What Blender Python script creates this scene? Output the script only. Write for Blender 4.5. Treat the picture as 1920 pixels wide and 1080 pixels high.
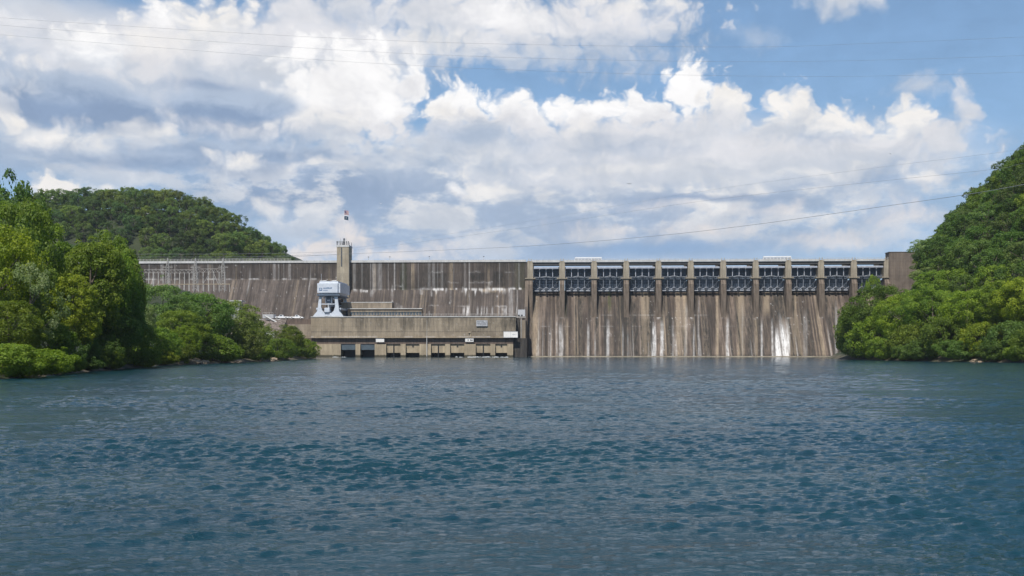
import bpy, math, random
import numpy as np

random.seed(7)
for o in list(bpy.data.objects):
    bpy.data.objects.remove(o)
scene = bpy.context.scene
COL = scene.collection
R = math.radians

# ------------------------------------------------------------------ camera
FPX, HX, HY, CAMH = 1900.0, 960.0, 656.5, 3.0      # focal length in photo pixels, horizon row, eye height
FP0 = 1500.0                                       # the plan below is laid out in depth units of FPX / FP0 metres
KY = FPX / FP0
cam_data = bpy.data.cameras.new('camera')
cam = bpy.data.objects.new('camera', cam_data)
COL.objects.link(cam)
cam.location = (0, 0, CAMH)
cam.rotation_euler = (R(90), 0, 0)
cam_data.sensor_width = 36.0
cam_data.lens = 36.0 * FPX / 1920.0
cam_data.shift_y = (HY - 540.0) / 1920.0
cam_data.clip_start = 0.2
cam_data.clip_end = 20000
scene.camera = cam

# ------------------------------------------------------------------ colour management
scene.view_settings.view_transform = 'Standard'
scene.view_settings.look = 'None'
scene.view_settings.exposure = 0.25
scene.view_settings.gamma = 1.0

# ------------------------------------------------------------------ sun
SUN_EL, SUN_AZ = 54.0, 17.0          # elevation; degrees to the left of straight behind the camera
sd = (-math.sin(R(SUN_AZ)) * math.cos(R(SUN_EL)), -math.cos(R(SUN_AZ)) * math.cos(R(SUN_EL)), math.sin(R(SUN_EL)))
sun_data = bpy.data.lights.new('sun', 'SUN')
sun_data.energy = 4.2
sun_data.angle = R(0.5)
sun_data.color = (1.0, 0.95, 0.87)
sun = bpy.data.objects.new('sun', sun_data)
COL.objects.link(sun)
from mathutils import Vector, Matrix
sun.rotation_euler = Vector(sd).to_track_quat('Z', 'Y').to_euler()
sun.location = (-60, -80, 150)

# ------------------------------------------------------------------ node helpers
class NT:
    def __init__(self, tree):
        self.t = tree
    def n(self, kind, **kw):
        nd = self.t.nodes.new(kind)
        for k, v in kw.items():
            setattr(nd, k, v)
        return nd
    def put(self, sock, v):
        if hasattr(v, 'is_linked') or isinstance(v, bpy.types.NodeSocket):
            self.t.links.new(v, sock)
        elif v is not None:
            sock.default_value = v
    def math(self, op, a, b=None, c=None, clamp=False):
        nd = self.n('ShaderNodeMath', operation=op, use_clamp=clamp)
        self.put(nd.inputs[0], a)
        if b is not None: self.put(nd.inputs[1], b)
        if c is not None: self.put(nd.inputs[2], c)
        return nd.outputs[0]
    def vmath(self, op, a, b=None, out=0):
        nd = self.n('ShaderNodeVectorMath', operation=op)
        self.put(nd.inputs[0], a)
        if b is not None: self.put(nd.inputs[1], b)
        return nd.outputs[out]
    def maprange(self, v, a, b, c, d, smooth=False):
        nd = self.n('ShaderNodeMapRange', interpolation_type='SMOOTHSTEP' if smooth else 'LINEAR')
        for i, x in enumerate((v, a, b, c, d)):
            self.put(nd.inputs[i], x)
        return nd.outputs[0]
    def mix(self, f, a, b, mode='MIX'):
        nd = self.n('ShaderNodeMix', data_type='RGBA', blend_type=mode)
        self.put(nd.inputs[0], f)
        self.put(nd.inputs[6], a if not isinstance(a, tuple) or len(a) == 4 else (*a, 1))
        self.put(nd.inputs[7], b if not isinstance(b, tuple) or len(b) == 4 else (*b, 1))
        return nd.outputs[2]
    def noise(self, vec, scale, detail=2.0, rough=0.5, dims='3D', lac=2.0):
        nd = self.n('ShaderNodeTexNoise', noise_dimensions=dims)
        self.put(nd.inputs['Vector'], vec)
        nd.inputs['Scale'].default_value = scale
        nd.inputs['Detail'].default_value = detail
        nd.inputs['Roughness'].default_value = rough
        nd.inputs['Lacunarity'].default_value = lac
        return nd
    def xyz(self, v):
        nd = self.n('ShaderNodeSeparateXYZ'); self.put(nd.inputs[0], v); return nd.outputs
    def comb(self, x=0.0, y=0.0, z=0.0):
        nd = self.n('ShaderNodeCombineXYZ')
        for i, a in enumerate((x, y, z)): self.put(nd.inputs[i], a)
        return nd.outputs[0]

def lin(r, g, b):
    f = lambda c: (c / 255 / 12.92) if c <= 10 else ((c / 255 + 0.055) / 1.055) ** 2.4
    return (f(r), f(g), f(b))

# ------------------------------------------------------------------ world: Nishita sky with procedural cumulus
world = bpy.data.worlds.new('World')
scene.world = world
world.use_nodes = True
wt = world.node_tree
wt.nodes.clear()
W = NT(wt)
SKY_STRENGTH = 0.1
SKYMIX = 0.5
sky = W.n('ShaderNodeTexSky', sky_type='NISHITA', sun_disc=False)
sky.sun_elevation = R(SUN_EL)
sky.sun_rotation = R(180 + SUN_AZ)
sky.altitude = 300
sky.air_density = 1.0
sky.dust_density = 0.8
sky.ozone_density = 1.6
geo = W.n('ShaderNodeTexCoord')
dx, dy, dz = W.xyz(geo.outputs['Generated'])
az = W.math('MULTIPLY', W.math('ARCTAN2', dx, dy), FPX)
el = W.math('MULTIPLY', W.math('ARCSINE', dz), FPX)
P0 = W.comb(az, el, 0.0)                                # sky angles, 1/1900 radian a unit
# turbulent warp of the sky angles: gives cumulus their ragged, cauliflower edges
PS = W.vmath('MULTIPLY', P0, (1.0, 1.55, 1.0))
wa = W.noise(PS, 1 / 170.0, 8.0, 0.57, '2D')
wv = W.vmath('SUBTRACT', wa.outputs['Color'], (0.5, 0.5, 0.5))
P1 = W.vmath('ADD', P0, W.vmath('MULTIPLY', wv, (100.0, 70.0, 0.0)))
bil = W.n('ShaderNodeTexVoronoi', voronoi_dimensions='2D', feature='SMOOTH_F1')
W.put(bil.inputs['Vector'], P1); bil.inputs['Scale'].default_value = 1 / 42.0
bil.inputs['Detail'].default_value = 2.0
bil.inputs['Roughness'].default_value = 0.55
bil.inputs['Smoothness'].default_value = 0.35
billow = W.math('SUBTRACT', 0.42, bil.outputs['Distance'])      # bumps
detail = W.noise(W.vmath('MULTIPLY', P1, (0.8, 1.3, 1.0)), 1 / 75.0, 5.0, 0.6, '2D').outputs['Fac']
patchy = W.noise(W.vmath('MULTIPLY', P0, (0.75, 1.7, 1.0)), 1 / 120.0, 7.0, 0.6, '2D').outputs['Fac']
P2 = W.vmath('ADD', P0, W.vmath('MULTIPLY', wv, (60.0, 34.0, 0.0)))   # gentler warp for soft layers

def px_dir(x, y):
    a = math.atan((x - HX) / FPX)
    return a * FPX, math.atan((HY - y) / FPX * math.cos(a)) * FPX

WHITE, CREAM, PALE, GREY, SHADE, DARK = (lin(239, 238, 238), lin(231, 228, 225), lin(214, 214, 218),
                                         lin(193, 199, 209), lin(167, 181, 201), lin(133, 153, 182))
PINK = lin(221, 215, 213)
LOW = lin(160, 183, 212)
# x, y, rx, ry (photo directions), softness, top colour, bottom colour, opacity, hard (ragged) edge?
PUFFS = [
    # veils low in the sky and big grey masses
    (960, 470, 1500, 90, .9, LOW, LOW, .9, 0),
    (1080, 375, 860, 150, .7, SHADE, SHADE, .92, 0),
    (560, 345, 330, 95, .8, SHADE, DARK, .85, 0),
    (120, 290, 260, 75, .8, GREY, SHADE, .85, 0),
    (1250, 315, 640, 110, .6, GREY, SHADE, .95, 0),
    (1100, 385, 900, 140, .5, CREAM, GREY, .85, 2),
    (1100, 385, 880, 130, .5, DARK, DARK, .36, 3),
    (380, 280, 480, 100, .5, CREAM, GREY, .8, 2),
    (380, 300, 460, 100, .5, DARK, DARK, .42, 3),
    (420, 290, 260, 55, .8, SHADE, DARK, .85, 0),
    # upper band across the top
    (60, 70, 190, 95, .5, GREY, SHADE, .95, 0),
    (25, 48, 85, 24, .6, WHITE, PALE, .8, 1),
    (900, 40, 430, 96, .4, PALE, GREY, 1, 1),
    (570, 40, 150, 75, .5, PALE, GREY, .95, 1),
    (1160, 70, 180, 84, .45, PALE, SHADE, .95, 1),
    (760, 90, 190, 42, .6, CREAM, GREY, .9, 1),
    (960, 40, 110, 62, .6, WHITE, PALE, .9, 1),
    (690, 35, 90, 40, .8, GREY, SHADE, .7, 1),
    (1060, 110, 240, 26, .9, GREY, SHADE, .8, 1),
    (1200, 15, 130, 34, .7, CREAM, PALE, .8, 1),
    (1580, -4, 82, 28, .5, PALE, GREY, .95, 1),
    (1420, 60, 60, 26, .9, GREY, GREY, .35, 1),
    (190, 18, 60, 40, .8, GREY, SHADE, .5, 0),
    # left cumulus: base first, then the lit heads
    (150, 180, 240, 66, .4, SHADE, DARK, 1, 0),
    (430, 205, 200, 66, .5, SHADE, DARK, 1, 0),
    (300, 110, 330, 90, .6, PALE, GREY, .95, 0),
    (280, 130, 280, 74, .5, PALE, SHADE, .97, 1),
    (395, 75, 120, 90, .35, CREAM, GREY, 1, 1),
    (190, 98, 130, 56, .3, WHITE, GREY, 1, 1),
    (290, 92, 90, 66, .4, CREAM, PALE, 1, 1),
    (300, 50, 42, 40, .5, WHITE, PALE, .95, 1),
    (470, 92, 70, 48, .45, WHITE, GREY, .95, 1),
    (420, 118, 120, 34, .8, PALE, SHADE, .8, 1),
    (130, 142, 120, 22, .9, PALE, SHADE, .75, 1),
    (170, 188, 170, 32, .7, SHADE, DARK, .95, 0),
    (400, 158, 110, 18, .9, DARK, DARK, .75, 0),
    (450, 198, 130, 30, .6, SHADE, DARK, 1, 0),
    (300, 180, 22, 20, .8, PALE, GREY, .8, 1),
    (310, 212, 30, 26, .9, PALE, GREY, .6, 1),
    # bright cumulus beside it
    (600, 110, 220, 90, .6, PALE, GREY, .95, 0),
    (655, 175, 160, 112, .25, WHITE, PALE, 1, 1),
    (755, 150, 60, 46, .4, WHITE, PALE, .95, 1),
    (600, 232, 170, 50, .5, CREAM, GREY, .95, 1),
    (560, 112, 42, 36, .4, WHITE, WHITE, 1, 1),
    (600, 165, 70, 60, .6, WHITE, WHITE, .9, 1),
    (735, 205, 85, 60, .4, WHITE, PALE, 1, 1),
    (500, 252, 260, 26, .8, PALE, SHADE, .85, 1),
    (470, 196, 108, 32, .45, SHADE, DARK, .95, 0),
    (500, 285, 300, 18, .9, SHADE, DARK, .7, 0),
    # right chain of cumulus
    (1150, 275, 430, 86, .4, PALE, SHADE, 1, 1),
    (1500, 295, 330, 78, .4, PALE, SHADE, 1, 1),
    (1330, 300, 420, 60, .6, PALE, GREY, .9, 0),
    (850, 200, 92, 54, .2, WHITE, CREAM, 1, 1),
    (880, 178, 42, 30, .25, WHITE, WHITE, 1, 1),
    (965, 212, 80, 46, .25, WHITE, PALE, 1, 1),
    (1090, 218, 105, 46, .25, WHITE, PALE, 1, 1),
    (1195, 205, 75, 52, .22, WHITE, PALE, 1, 1),
    (1300, 165, 70, 54, .2, WHITE, WHITE, 1, 1),
    (1370, 205, 65, 56, .25, CREAM, GREY, 1, 1),
    (1480, 225, 66, 60, .25, CREAM, GREY, 1, 1),
    (1560, 245, 80, 50, .3, CREAM, SHADE, 1, 1),
    (1690, 238, 60, 58, .25, CREAM, GREY, 1, 1),
    (1745, 275, 52, 46, .35, PALE, GREY, 1, 1),
    (1630, 285, 110, 40, .7, PALE, GREY, .9, 1),
    (1722, 162, 62, 26, .8, GREY, GREY, .75, 1),
    (1803, 205, 25, 52, .6, PALE, GREY, .9, 1),
    (1790, 248, 42, 30, .7, PALE, GREY, .85, 1),
    # grey lobes in front of the chain
    (865, 238, 95, 50, .35, PALE, SHADE, 1, 1),
    (985, 252, 62, 40, .35, PALE, SHADE, .95, 1),
    (1230, 268, 250, 44, .7, PALE, SHADE, .85, 1),
    (1330, 238, 110, 42, .6, PALE, GREY, .85, 1),
    (1090, 248, 80, 26, .7, CREAM, GREY, .7, 1),
    (800, 268, 70, 30, .8, PALE, GREY, .7, 1),
    (720, 310, 170, 46, .8, GREY, SHADE, .85, 1),
    (930, 305, 200, 50, .8, GREY, SHADE, .8, 1),
    (1060, 345, 210, 40, .8, PALE, GREY, .7, 1),
    # lower streaks and scraps
    (1450, 292, 330, 22, .9, PALE, GREY, .7, 1),
    (1180, 320, 250, 18, .9, CREAM, GREY, .55, 1),
    (1560, 330, 190, 17, .9, CREAM, GREY, .7, 1),
    (1330, 372, 190, 9, .9, DARK, DARK, .75, 0),
    (1240, 392, 150, 14, .9, PINK, GREY, .6, 1),
    (1130, 432, 130, 24, .9, PINK, GREY, .8, 1),
    (1330, 430, 120, 24, .9, PINK, GREY, .85, 1),
    (1450, 395, 90, 24, .9, PINK, GREY, .75, 1),
    (1735, 335, 44, 18, .7, CREAM, PALE, .95, 1),
    (1640, 360, 130, 22, .9, GREY, GREY, .7, 1),
    (1690, 408, 140, 34, .9, PINK, GREY, .8, 1),
    (1560, 452, 150, 26, .9, PINK, GREY, .75, 1),
    (1230, 466, 290, 20, .9, lin(136, 164, 198), lin(136, 164, 198), .85, 0),
    (860, 357, 32, 12, .6, WHITE, PALE, .9, 1),
    (930, 350, 50, 12, .8, CREAM, PALE, .7, 1),
    (450, 304, 85, 20, .5, CREAM, GREY, .95, 1),
    (600, 316, 100, 12, .8, CREAM, GREY, .85, 1),
    (505, 398, 54, 30, .8, CREAM, GREY, .85, 1),
    (6, 208, 30, 34, .3, WHITE, CREAM, 1, 1),
    (115, 265, 115, 42, .6, CREAM, SHADE, .95, 1),
    (212, 295, 20, 18, .8, PALE, GREY, .8, 1),
    (275, 250, 60, 36, .8, CREAM, GREY, .85, 1),
    (115, 364, 60, 32, .22, CREAM, PALE, 1, 1),
    (190, 358, 34, 18, .5, CREAM, PALE, .85, 1),
    (655, 440, 45, 38, .5, PINK, PINK, .95, 1),
    (585, 474, 100, 34, .5, PINK, PINK, .95, 1),
    (770, 480, 160, 34, .7, PINK, PALE, .9, 1),
    # broad grey undersides of the left cumulus
    (130, 178, 165, 40, .6, SHADE, DARK, 1, 0),
    (80, 205, 120, 20, .8, DARK, DARK, .8, 0),
    (430, 196, 150, 36, .55, SHADE, DARK, 1, 0),
    (240, 296, 170, 24, .9, SHADE, DARK, .6, 0),
    (880, 238, 80, 34, .6, GREY, SHADE, .8, 1),
    # beyond the frame on both sides
    (-240, 120, 240, 110, .5, CREAM, GREY, 1, 1),
    (-330, 250, 300, 60, .7, PALE, SHADE, .9, 1),
    (-560, 330, 200, 50, .5, WHITE, GREY, .95, 1),
    (-160, 400, 160, 40, .6, PALE, GREY, .9, 1),
    (2180, 260, 180, 60, .5, WHITE, GREY, .95, 1),
    (2330, 420, 240, 50, .6, PALE, GREY, .9, 1),
]

k = 1 / SKY_STRENGTH
SKYTINT = tuple(v * k for v in lin(128, 172, 216))
tex = W.maprange(detail, 0.25, 0.75, 0.93, 1.05)
tex3 = W.comb(tex, tex, tex)

def background(c):
    bg = W.n('ShaderNodeBackground')
    bg.inputs['Strength'].default_value = SKY_STRENGTH
    W.put(bg.inputs['Color'], c)
    return bg.outputs[0]

def mix_shader(f, a, b):
    nd = W.n('ShaderNodeMixShader')
    W.put(nd.inputs[0], f); wt.links.new(a, nd.inputs[1]); wt.links.new(b, nd.inputs[2])
    return nd.outputs[0]

def make_puff_group(hard):
    """node group: one puff of cloud laid over the colour that comes in"""
    g = bpy.data.node_groups.new(('cloud_puff_soft', 'cloud_puff_ragged', 'cloud_patches', 'cloud_gaps')[hard], 'ShaderNodeTree')
    for nm, st in (('Under', 'NodeSocketColor'), ('P', 'NodeSocketVector'), ('Billow', 'NodeSocketFloat'), ('Detail', 'NodeSocketFloat'),
                   ('Centre', 'NodeSocketVector'), ('Scale', 'NodeSocketVector'), ('Inner', 'NodeSocketFloat'), ('Opacity', 'NodeSocketFloat'),
                   ('Top', 'NodeSocketColor'), ('Bottom', 'NodeSocketColor')):
        g.interface.new_socket(nm, in_out='INPUT', socket_type=st)
    g.interface.new_socket('Out', in_out='OUTPUT', socket_type='NodeSocketColor')
    G = NT(g)
    gi = G.n('NodeGroupInput').outputs
    nd = G.n('ShaderNodeVectorMath', operation='MULTIPLY_ADD')     # ties this layer to the one below: keeps evaluation in order
    G.put(nd.inputs[0], gi['Under']); nd.inputs[1].default_value = (1e-7, 1e-7, 0); G.put(nd.inputs[2], gi['P'])
    q = G.vmath('MULTIPLY', G.vmath('SUBTRACT', nd.outputs[0], gi['Centre']), gi['Scale'])
    d = G.vmath('LENGTH', q, out=1)
    if hard == 1:
        d = G.math('MULTIPLY_ADD', gi['Billow'], -0.55, d)
    m = G.maprange(d, 1.06, gi['Inner'], 0.0, gi['Opacity'], smooth=True)
    if hard == 2:         # patchy layer: open and broken, its holes from noise (fed in through Billow)
        m = G.math('MULTIPLY', m, G.maprange(gi['Billow'], 0.46, 0.60, 0.0, 1.0, smooth=True))
    if hard == 3:         # the same, in the gaps of the patchy layer
        m = G.math('MULTIPLY', m, G.maprange(gi['Billow'], 0.52, 0.40, 0.0, 1.0, smooth=True))
    sh = G.maprange(G.math('MULTIPLY_ADD', gi['Detail'], 1.6, G.vmath('DOT_PRODUCT', q, (0, 1, 0), out=1)), 0.25, 1.3, 0.0, 1.0, smooth=True)
    out = G.mix(m, gi['Under'], G.mix(sh, gi['Bottom'], gi['Top']))
    go = G.n('NodeGroupOutput')
    G.put(go.inputs[0], out)
    return g

CLEARF = W.maprange(el, 150.0, 1100.0, SKYMIX, 0.05)
CLEAR = W.mix(CLEARF, sky.outputs[0], SKYTINT)

PUFF_GROUP = {q: make_puff_group(q) for q in range(4)}

TILE = [0]

def cloud_layers(puffs):
    """the puffs laid back to front over the clear sky"""
    TILE[0] += 1             # a hair's difference, so that no two patches are merged by the shader compiler
    col = W.mix(TILE[0] * 1e-5, CLEAR, SKYTINT)
    for (a, e, rx, ry, soft, top, bot, op, hard) in puffs:
        nd = W.n('ShaderNodeGroup')
        nd.node_tree = PUFF_GROUP[hard]
        i = nd.inputs
        W.put(i['Under'], col); W.put(i['P'], P1 if hard == 1 else P2)
        W.put(i['Billow'], billow if hard < 2 else patchy); W.put(i['Detail'], detail)
        i['Centre'].default_value = (a, e, 0)
        i['Scale'].default_value = (1 / rx, 1 / ry, 0)
        i['Inner'].default_value = 1.0 - soft
        i['Opacity'].default_value = op
        i['Top'].default_value = (*(v * k for v in top), 1)
        i['Bottom'].default_value = (*(v * k for v in bot), 1)
        col = nd.outputs[0]
    return col

DIRS = []
for (x, y, rx, ry, soft, top, bot, op, hard) in PUFFS:
    if hard == 1:
        soft = min(.95, soft * 1.35 + .04)
        rx, ry = rx * (1 + .36 * soft), ry * (1 + .36 * soft)
    a, e = px_dir(x, y)
    DIRS.append((a, e, rx, ry, soft, top, bot, op, hard))

def tile(a0, a1, e0, e1, depth):
    """split the sky by direction so that each patch only works out the clouds that reach it"""
    inside = []
    for p in DIRS:
        gx = p[2] * 1.32 + (58 if p[8] else 30)
        gy = p[3] * 1.32 + (48 if p[8] else 18)
        if p[0] - gx < a1 and p[0] + gx > a0 and p[1] - gy < e1 and p[1] + gy > e0:
            inside.append(p)
    if depth == 0 or len(inside) < 7:
        return background(W.mix(1.0, cloud_layers(inside), tex3, 'MULTIPLY'))
    if (a1 - a0) > 1.6 * (e1 - e0):
        mid = (a0 + a1) / 2
        return mix_shader(W.math('GREATER_THAN', az, mid), tile(a0, mid, e0, e1, depth - 1), tile(mid, a1, e0, e1, depth - 1))
    mid = (e0 + e1) / 2
    return mix_shader(W.math('GREATER_THAN', el, mid), tile(a0, a1, e0, mid, depth - 1), tile(a0, a1, mid, e1, depth - 1))

A0, A1, E0, E1 = -1250.0, 1250.0, -20.0, 720.0
front = tile(A0, A1, E0, E1, 3)
# the rest of the sky (overhead, behind, beyond the frame): scattered cloud from noise
gx = W.math('DIVIDE', dx, W.math('ADD', W.math('MAXIMUM', dz, 0.0), 0.18))
gy = W.math('DIVIDE', dy, W.math('ADD', W.math('MAXIMUM', dz, 0.0), 0.18))
gn = W.noise(W.comb(gx, gy, 3.7), 1.1, 5.0, 0.56).outputs['Fac']
gm = W.maprange(gn, 0.57, 0.72, 0.0, 0.9, smooth=True)
rest = background(W.mix(gm, CLEAR, tuple(v * k for v in lin(205, 208, 216))))
infront = W.math('MULTIPLY', W.math('MULTIPLY', W.math('GREATER_THAN', az, A0), W.math('LESS_THAN', az, A1)),
                 W.math('MULTIPLY', W.math('GREATER_THAN', el, E0), W.math('LESS_THAN', el, E1)))
wo = W.n('ShaderNodeOutputWorld')
wt.links.new(mix_shader(infront, rest, front), wo.inputs[0])
world.cycles.sampling_method = 'MANUAL'
world.cycles.sample_map_resolution = 512

# ==== STRUCTURE MARKER
scene.render.engine = 'CYCLES'
scene.cycles.max_bounces = 6
scene.cycles.diffuse_bounces = 3
scene.cycles.glossy_bounces = 3
scene.cycles.transparent_max_bounces = 8
scene.cycles.sample_clamp_direct = 4.0
scene.cycles.sample_clamp_indirect = 4.0
scene.cycles.use_adaptive_sampling = True
scene.cycles.adaptive_threshold = 0.012
scene.cycles.adaptive_min_samples = 16

# ------------------------------------------------------------------ frames of reference
# the dam has its own frame: u to the right along the crest, v away from the camera, z up; turned a little so its right end is nearer
TH = R(2.8)
CT, ST = math.cos(TH), math.sin(TH)
DY = 360.0 * KY

def L(x, y, v=0.0):
    """dam-frame (u, z) of the point seen at photo position (x, y) at depth v"""
    d = (x - HX) / FPX
    u = (d * (DY + v * CT) - v * ST) / (CT + d * ST)
    Y = DY - u * ST + v * CT
    return u, CAMH + (HY - y) * Y / FPX

def U(x, v=0.0): return L(x, 0, v)[0]
def Z(x, y, v=0.0): return L(x, y, v)[1]

def proj_local(u, v, z):
    X = u * CT + v * ST
    Y = DY - u * ST + v * CT
    return HX + FPX * X / Y, HY - FPX * (z - CAMH) / Y

def to_world(p):
    u, v, z = p
    return Vector((u * CT + v * ST, DY - u * ST + v * CT, z))

def at(x, y, Y):
    """world point seen at photo position (x, y) at distance Y"""
    return Vector(((x - HX) / FP0 * Y, Y * KY, CAMH + (HY - y) / FP0 * Y))

ORIGIN = {}

def props(o, label=None, cat=None, group=None, kind=None):
    if label: o['label'] = label
    if cat: o['category'] = cat
    if group: o['group'] = group
    if kind: o['kind'] = kind
    return o

def thing(name, label, cat, base, group=None, frame='dam'):
    o = bpy.data.objects.new(name, None)
    COL.objects.link(o)
    o.empty_display_size = 0.5
    b = Vector(base)
    ORIGIN[o] = b
    if frame == 'dam':
        o.location = to_world(b); o.rotation_euler = (0, 0, -TH)
    else:
        o.location = b
    return props(o, label, cat, group)

class MB:
    """collects simple shapes and links them as one mesh"""
    def __init__(self): self.v, self.f = [], []
    def add(self, vs, fs):
        n = len(self.v); self.v += [tuple(p) for p in vs]; self.f += [tuple(i + n for i in f) for f in fs]; return self
    def box(self, u0, u1, v0, v1, z0, z1):
        u0, u1 = min(u0, u1), max(u0, u1); v0, v1 = min(v0, v1), max(v0, v1); z0, z1 = min(z0, z1), max(z0, z1)
        return self.add([(u0, v0, z0), (u1, v0, z0), (u1, v1, z0), (u0, v1, z0), (u0, v0, z1), (u1, v0, z1), (u1, v1, z1), (u0, v1, z1)],
                        [(0, 3, 2, 1), (4, 5, 6, 7), (0, 1, 5, 4), (1, 2, 6, 5), (2, 3, 7, 6), (3, 0, 4, 7)])
    def prism(self, poly, v0, v1):
        """polygon of (u, z) extruded along v"""
        n = len(poly)
        vs = [(a, v0, b) for a, b in poly] + [(a, v1, b) for a, b in poly]
        return self.add(vs, [tuple(range(n)), tuple(range(2 * n - 1, n - 1, -1))] + [(i, i + n, (i + 1) % n + n, (i + 1) % n) for i in range(n)])
    def prism_u(self, poly, u0, u1):
        """polygon of (v, z) extruded along u"""
        n = len(poly)
        vs = [(u0, a, b) for a, b in poly] + [(u1, a, b) for a, b in poly]
        return self.add(vs, [tuple(range(n)), tuple(range(2 * n - 1, n - 1, -1))] + [(i, i + n, (i + 1) % n + n, (i + 1) % n) for i in range(n)])
    def tube(self, pts, r, n=6, r1=None):
        pts = [Vector(p) for p in pts]
        rings = []
        for i, p in enumerate(pts):
            t = (pts[min(i + 1, len(pts) - 1)] - pts[max(i - 1, 0)]).normalized()
            a = t.cross(Vector((0, 0, 1)))
            if a.length < 1e-3: a = t.cross(Vector((1, 0, 0)))
            a.normalize(); b = t.cross(a)
            rr = r if r1 is None else r + (r1 - r) * i / max(1, len(pts) - 1)
            rings.append([p + (a * math.cos(2 * math.pi * k / n) + b * math.sin(2 * math.pi * k / n)) * rr for k in range(n)])
        vs = [q for ring in rings for q in ring]
        fs = [(i * n + k, i * n + (k + 1) % n, (i + 1) * n + (k + 1) % n, (i + 1) * n + k) for i in range(len(pts) - 1) for k in range(n)]
        fs += [tuple(range(n - 1, -1, -1)), tuple(range((len(pts) - 1) * n, len(pts) * n))]
        return self.add(vs, fs)
    def bar(self, p, q, w):
        return self.tube([p, q], w * 0.7071, 4)
    def build(self, name, mat, parent=None, origin=None, frame='dam', bevel=0, smooth=False):
        if origin is None: origin = ORIGIN[parent] if parent is not None else (0, 0, 0)
        b = Vector(origin)
        me = bpy.data.meshes.new(name)
        me.from_pydata([(p[0] - b.x, p[1] - b.y, p[2] - b.z) for p in self.v], [], self.f)
        return link_mesh(name, me, mat, parent, b, frame, bevel, smooth)

def link_mesh(name, me, mat, parent, b, frame='dam', bevel=0, smooth=False):
    import bmesh
    bm = bmesh.new(); bm.from_mesh(me); bmesh.ops.recalc_face_normals(bm, faces=bm.faces)
    if bevel:
        bmesh.ops.bevel(bm, geom=[e for e in bm.edges if len(e.link_faces) == 2 and e.calc_face_angle() > 0.6], offset=bevel, segments=3, affect='EDGES')
    bm.to_mesh(me); bm.free()
    if smooth:
        me.polygons.foreach_set('use_smooth', [True] * len(me.polygons))
    if mat: me.materials.append(mat)
    o = bpy.data.objects.new(name, me)
    COL.objects.link(o)
    ORIGIN[o] = Vector(b)
    if parent is not None:
        o.parent = parent
        o.location = Vector(b) - ORIGIN[parent]
    elif frame == 'dam':
        o.location = to_world(b); o.rotation_euler = (0, 0, -TH)
    else:
        o.location = b
    return o

# ------------------------------------------------------------------ numpy noise
def hash1(i, seed):
    x = np.sin(i * 127.1 + seed * 311.7) * 43758.5453
    return x - np.floor(x)

def n1(u, wl, seed):
    t = np.asarray(u) / wl; i = np.floor(t); f = t - i; f = f * f * (3 - 2 * f)
    return hash1(i, seed) * (1 - f) + hash1(i + 1, seed) * f

def n2(x, y, wl, seed):
    a, b = np.asarray(x) / wl, np.asarray(y) / wl
    i, j = np.floor(a), np.floor(b); f, g = a - i, b - j
    f = f * f * (3 - 2 * f); g = g * g * (3 - 2 * g)
    h = lambda p, q: hash1(p + q * 57.31, seed)
    return (h(i, j) * (1 - f) + h(i + 1, j) * f) * (1 - g) + (h(i, j + 1) * (1 - f) + h(i + 1, j + 1) * f) * g

def sst(x, a, b):
    t = np.clip((x - a) / (b - a), 0, 1)
    return t * t * (3 - 2 * t)

# ------------------------------------------------------------------ materials
def new_mat(name):
    m = bpy.data.materials.new(name); m.use_nodes = True
    t = m.node_tree; t.nodes.clear()
    T = NT(t)
    p = T.n('ShaderNodeBsdfPrincipled'); o = T.n('ShaderNodeOutputMaterial')
    t.links.new(p.outputs[0], o.inputs[0])
    return m, T, p

def simple(name, col, rough=0.6, metal=0.0, var=0.12, scale=0.6):
    m, T, p = new_mat(name)
    tc = T.n('ShaderNodeTexCoord').outputs['Object']
    f = T.maprange(T.noise(tc, scale, 5, 0.6).outputs['Fac'], 0.3, 0.7, 1 - var, 1 + var)
    T.put(p.inputs['Base Color'], T.mix(1.0, col, T.comb(f, f, f), 'MULTIPLY'))
    p.inputs['Roughness'].default_value = rough; p.inputs['Metallic'].default_value = metal
    return m

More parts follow.
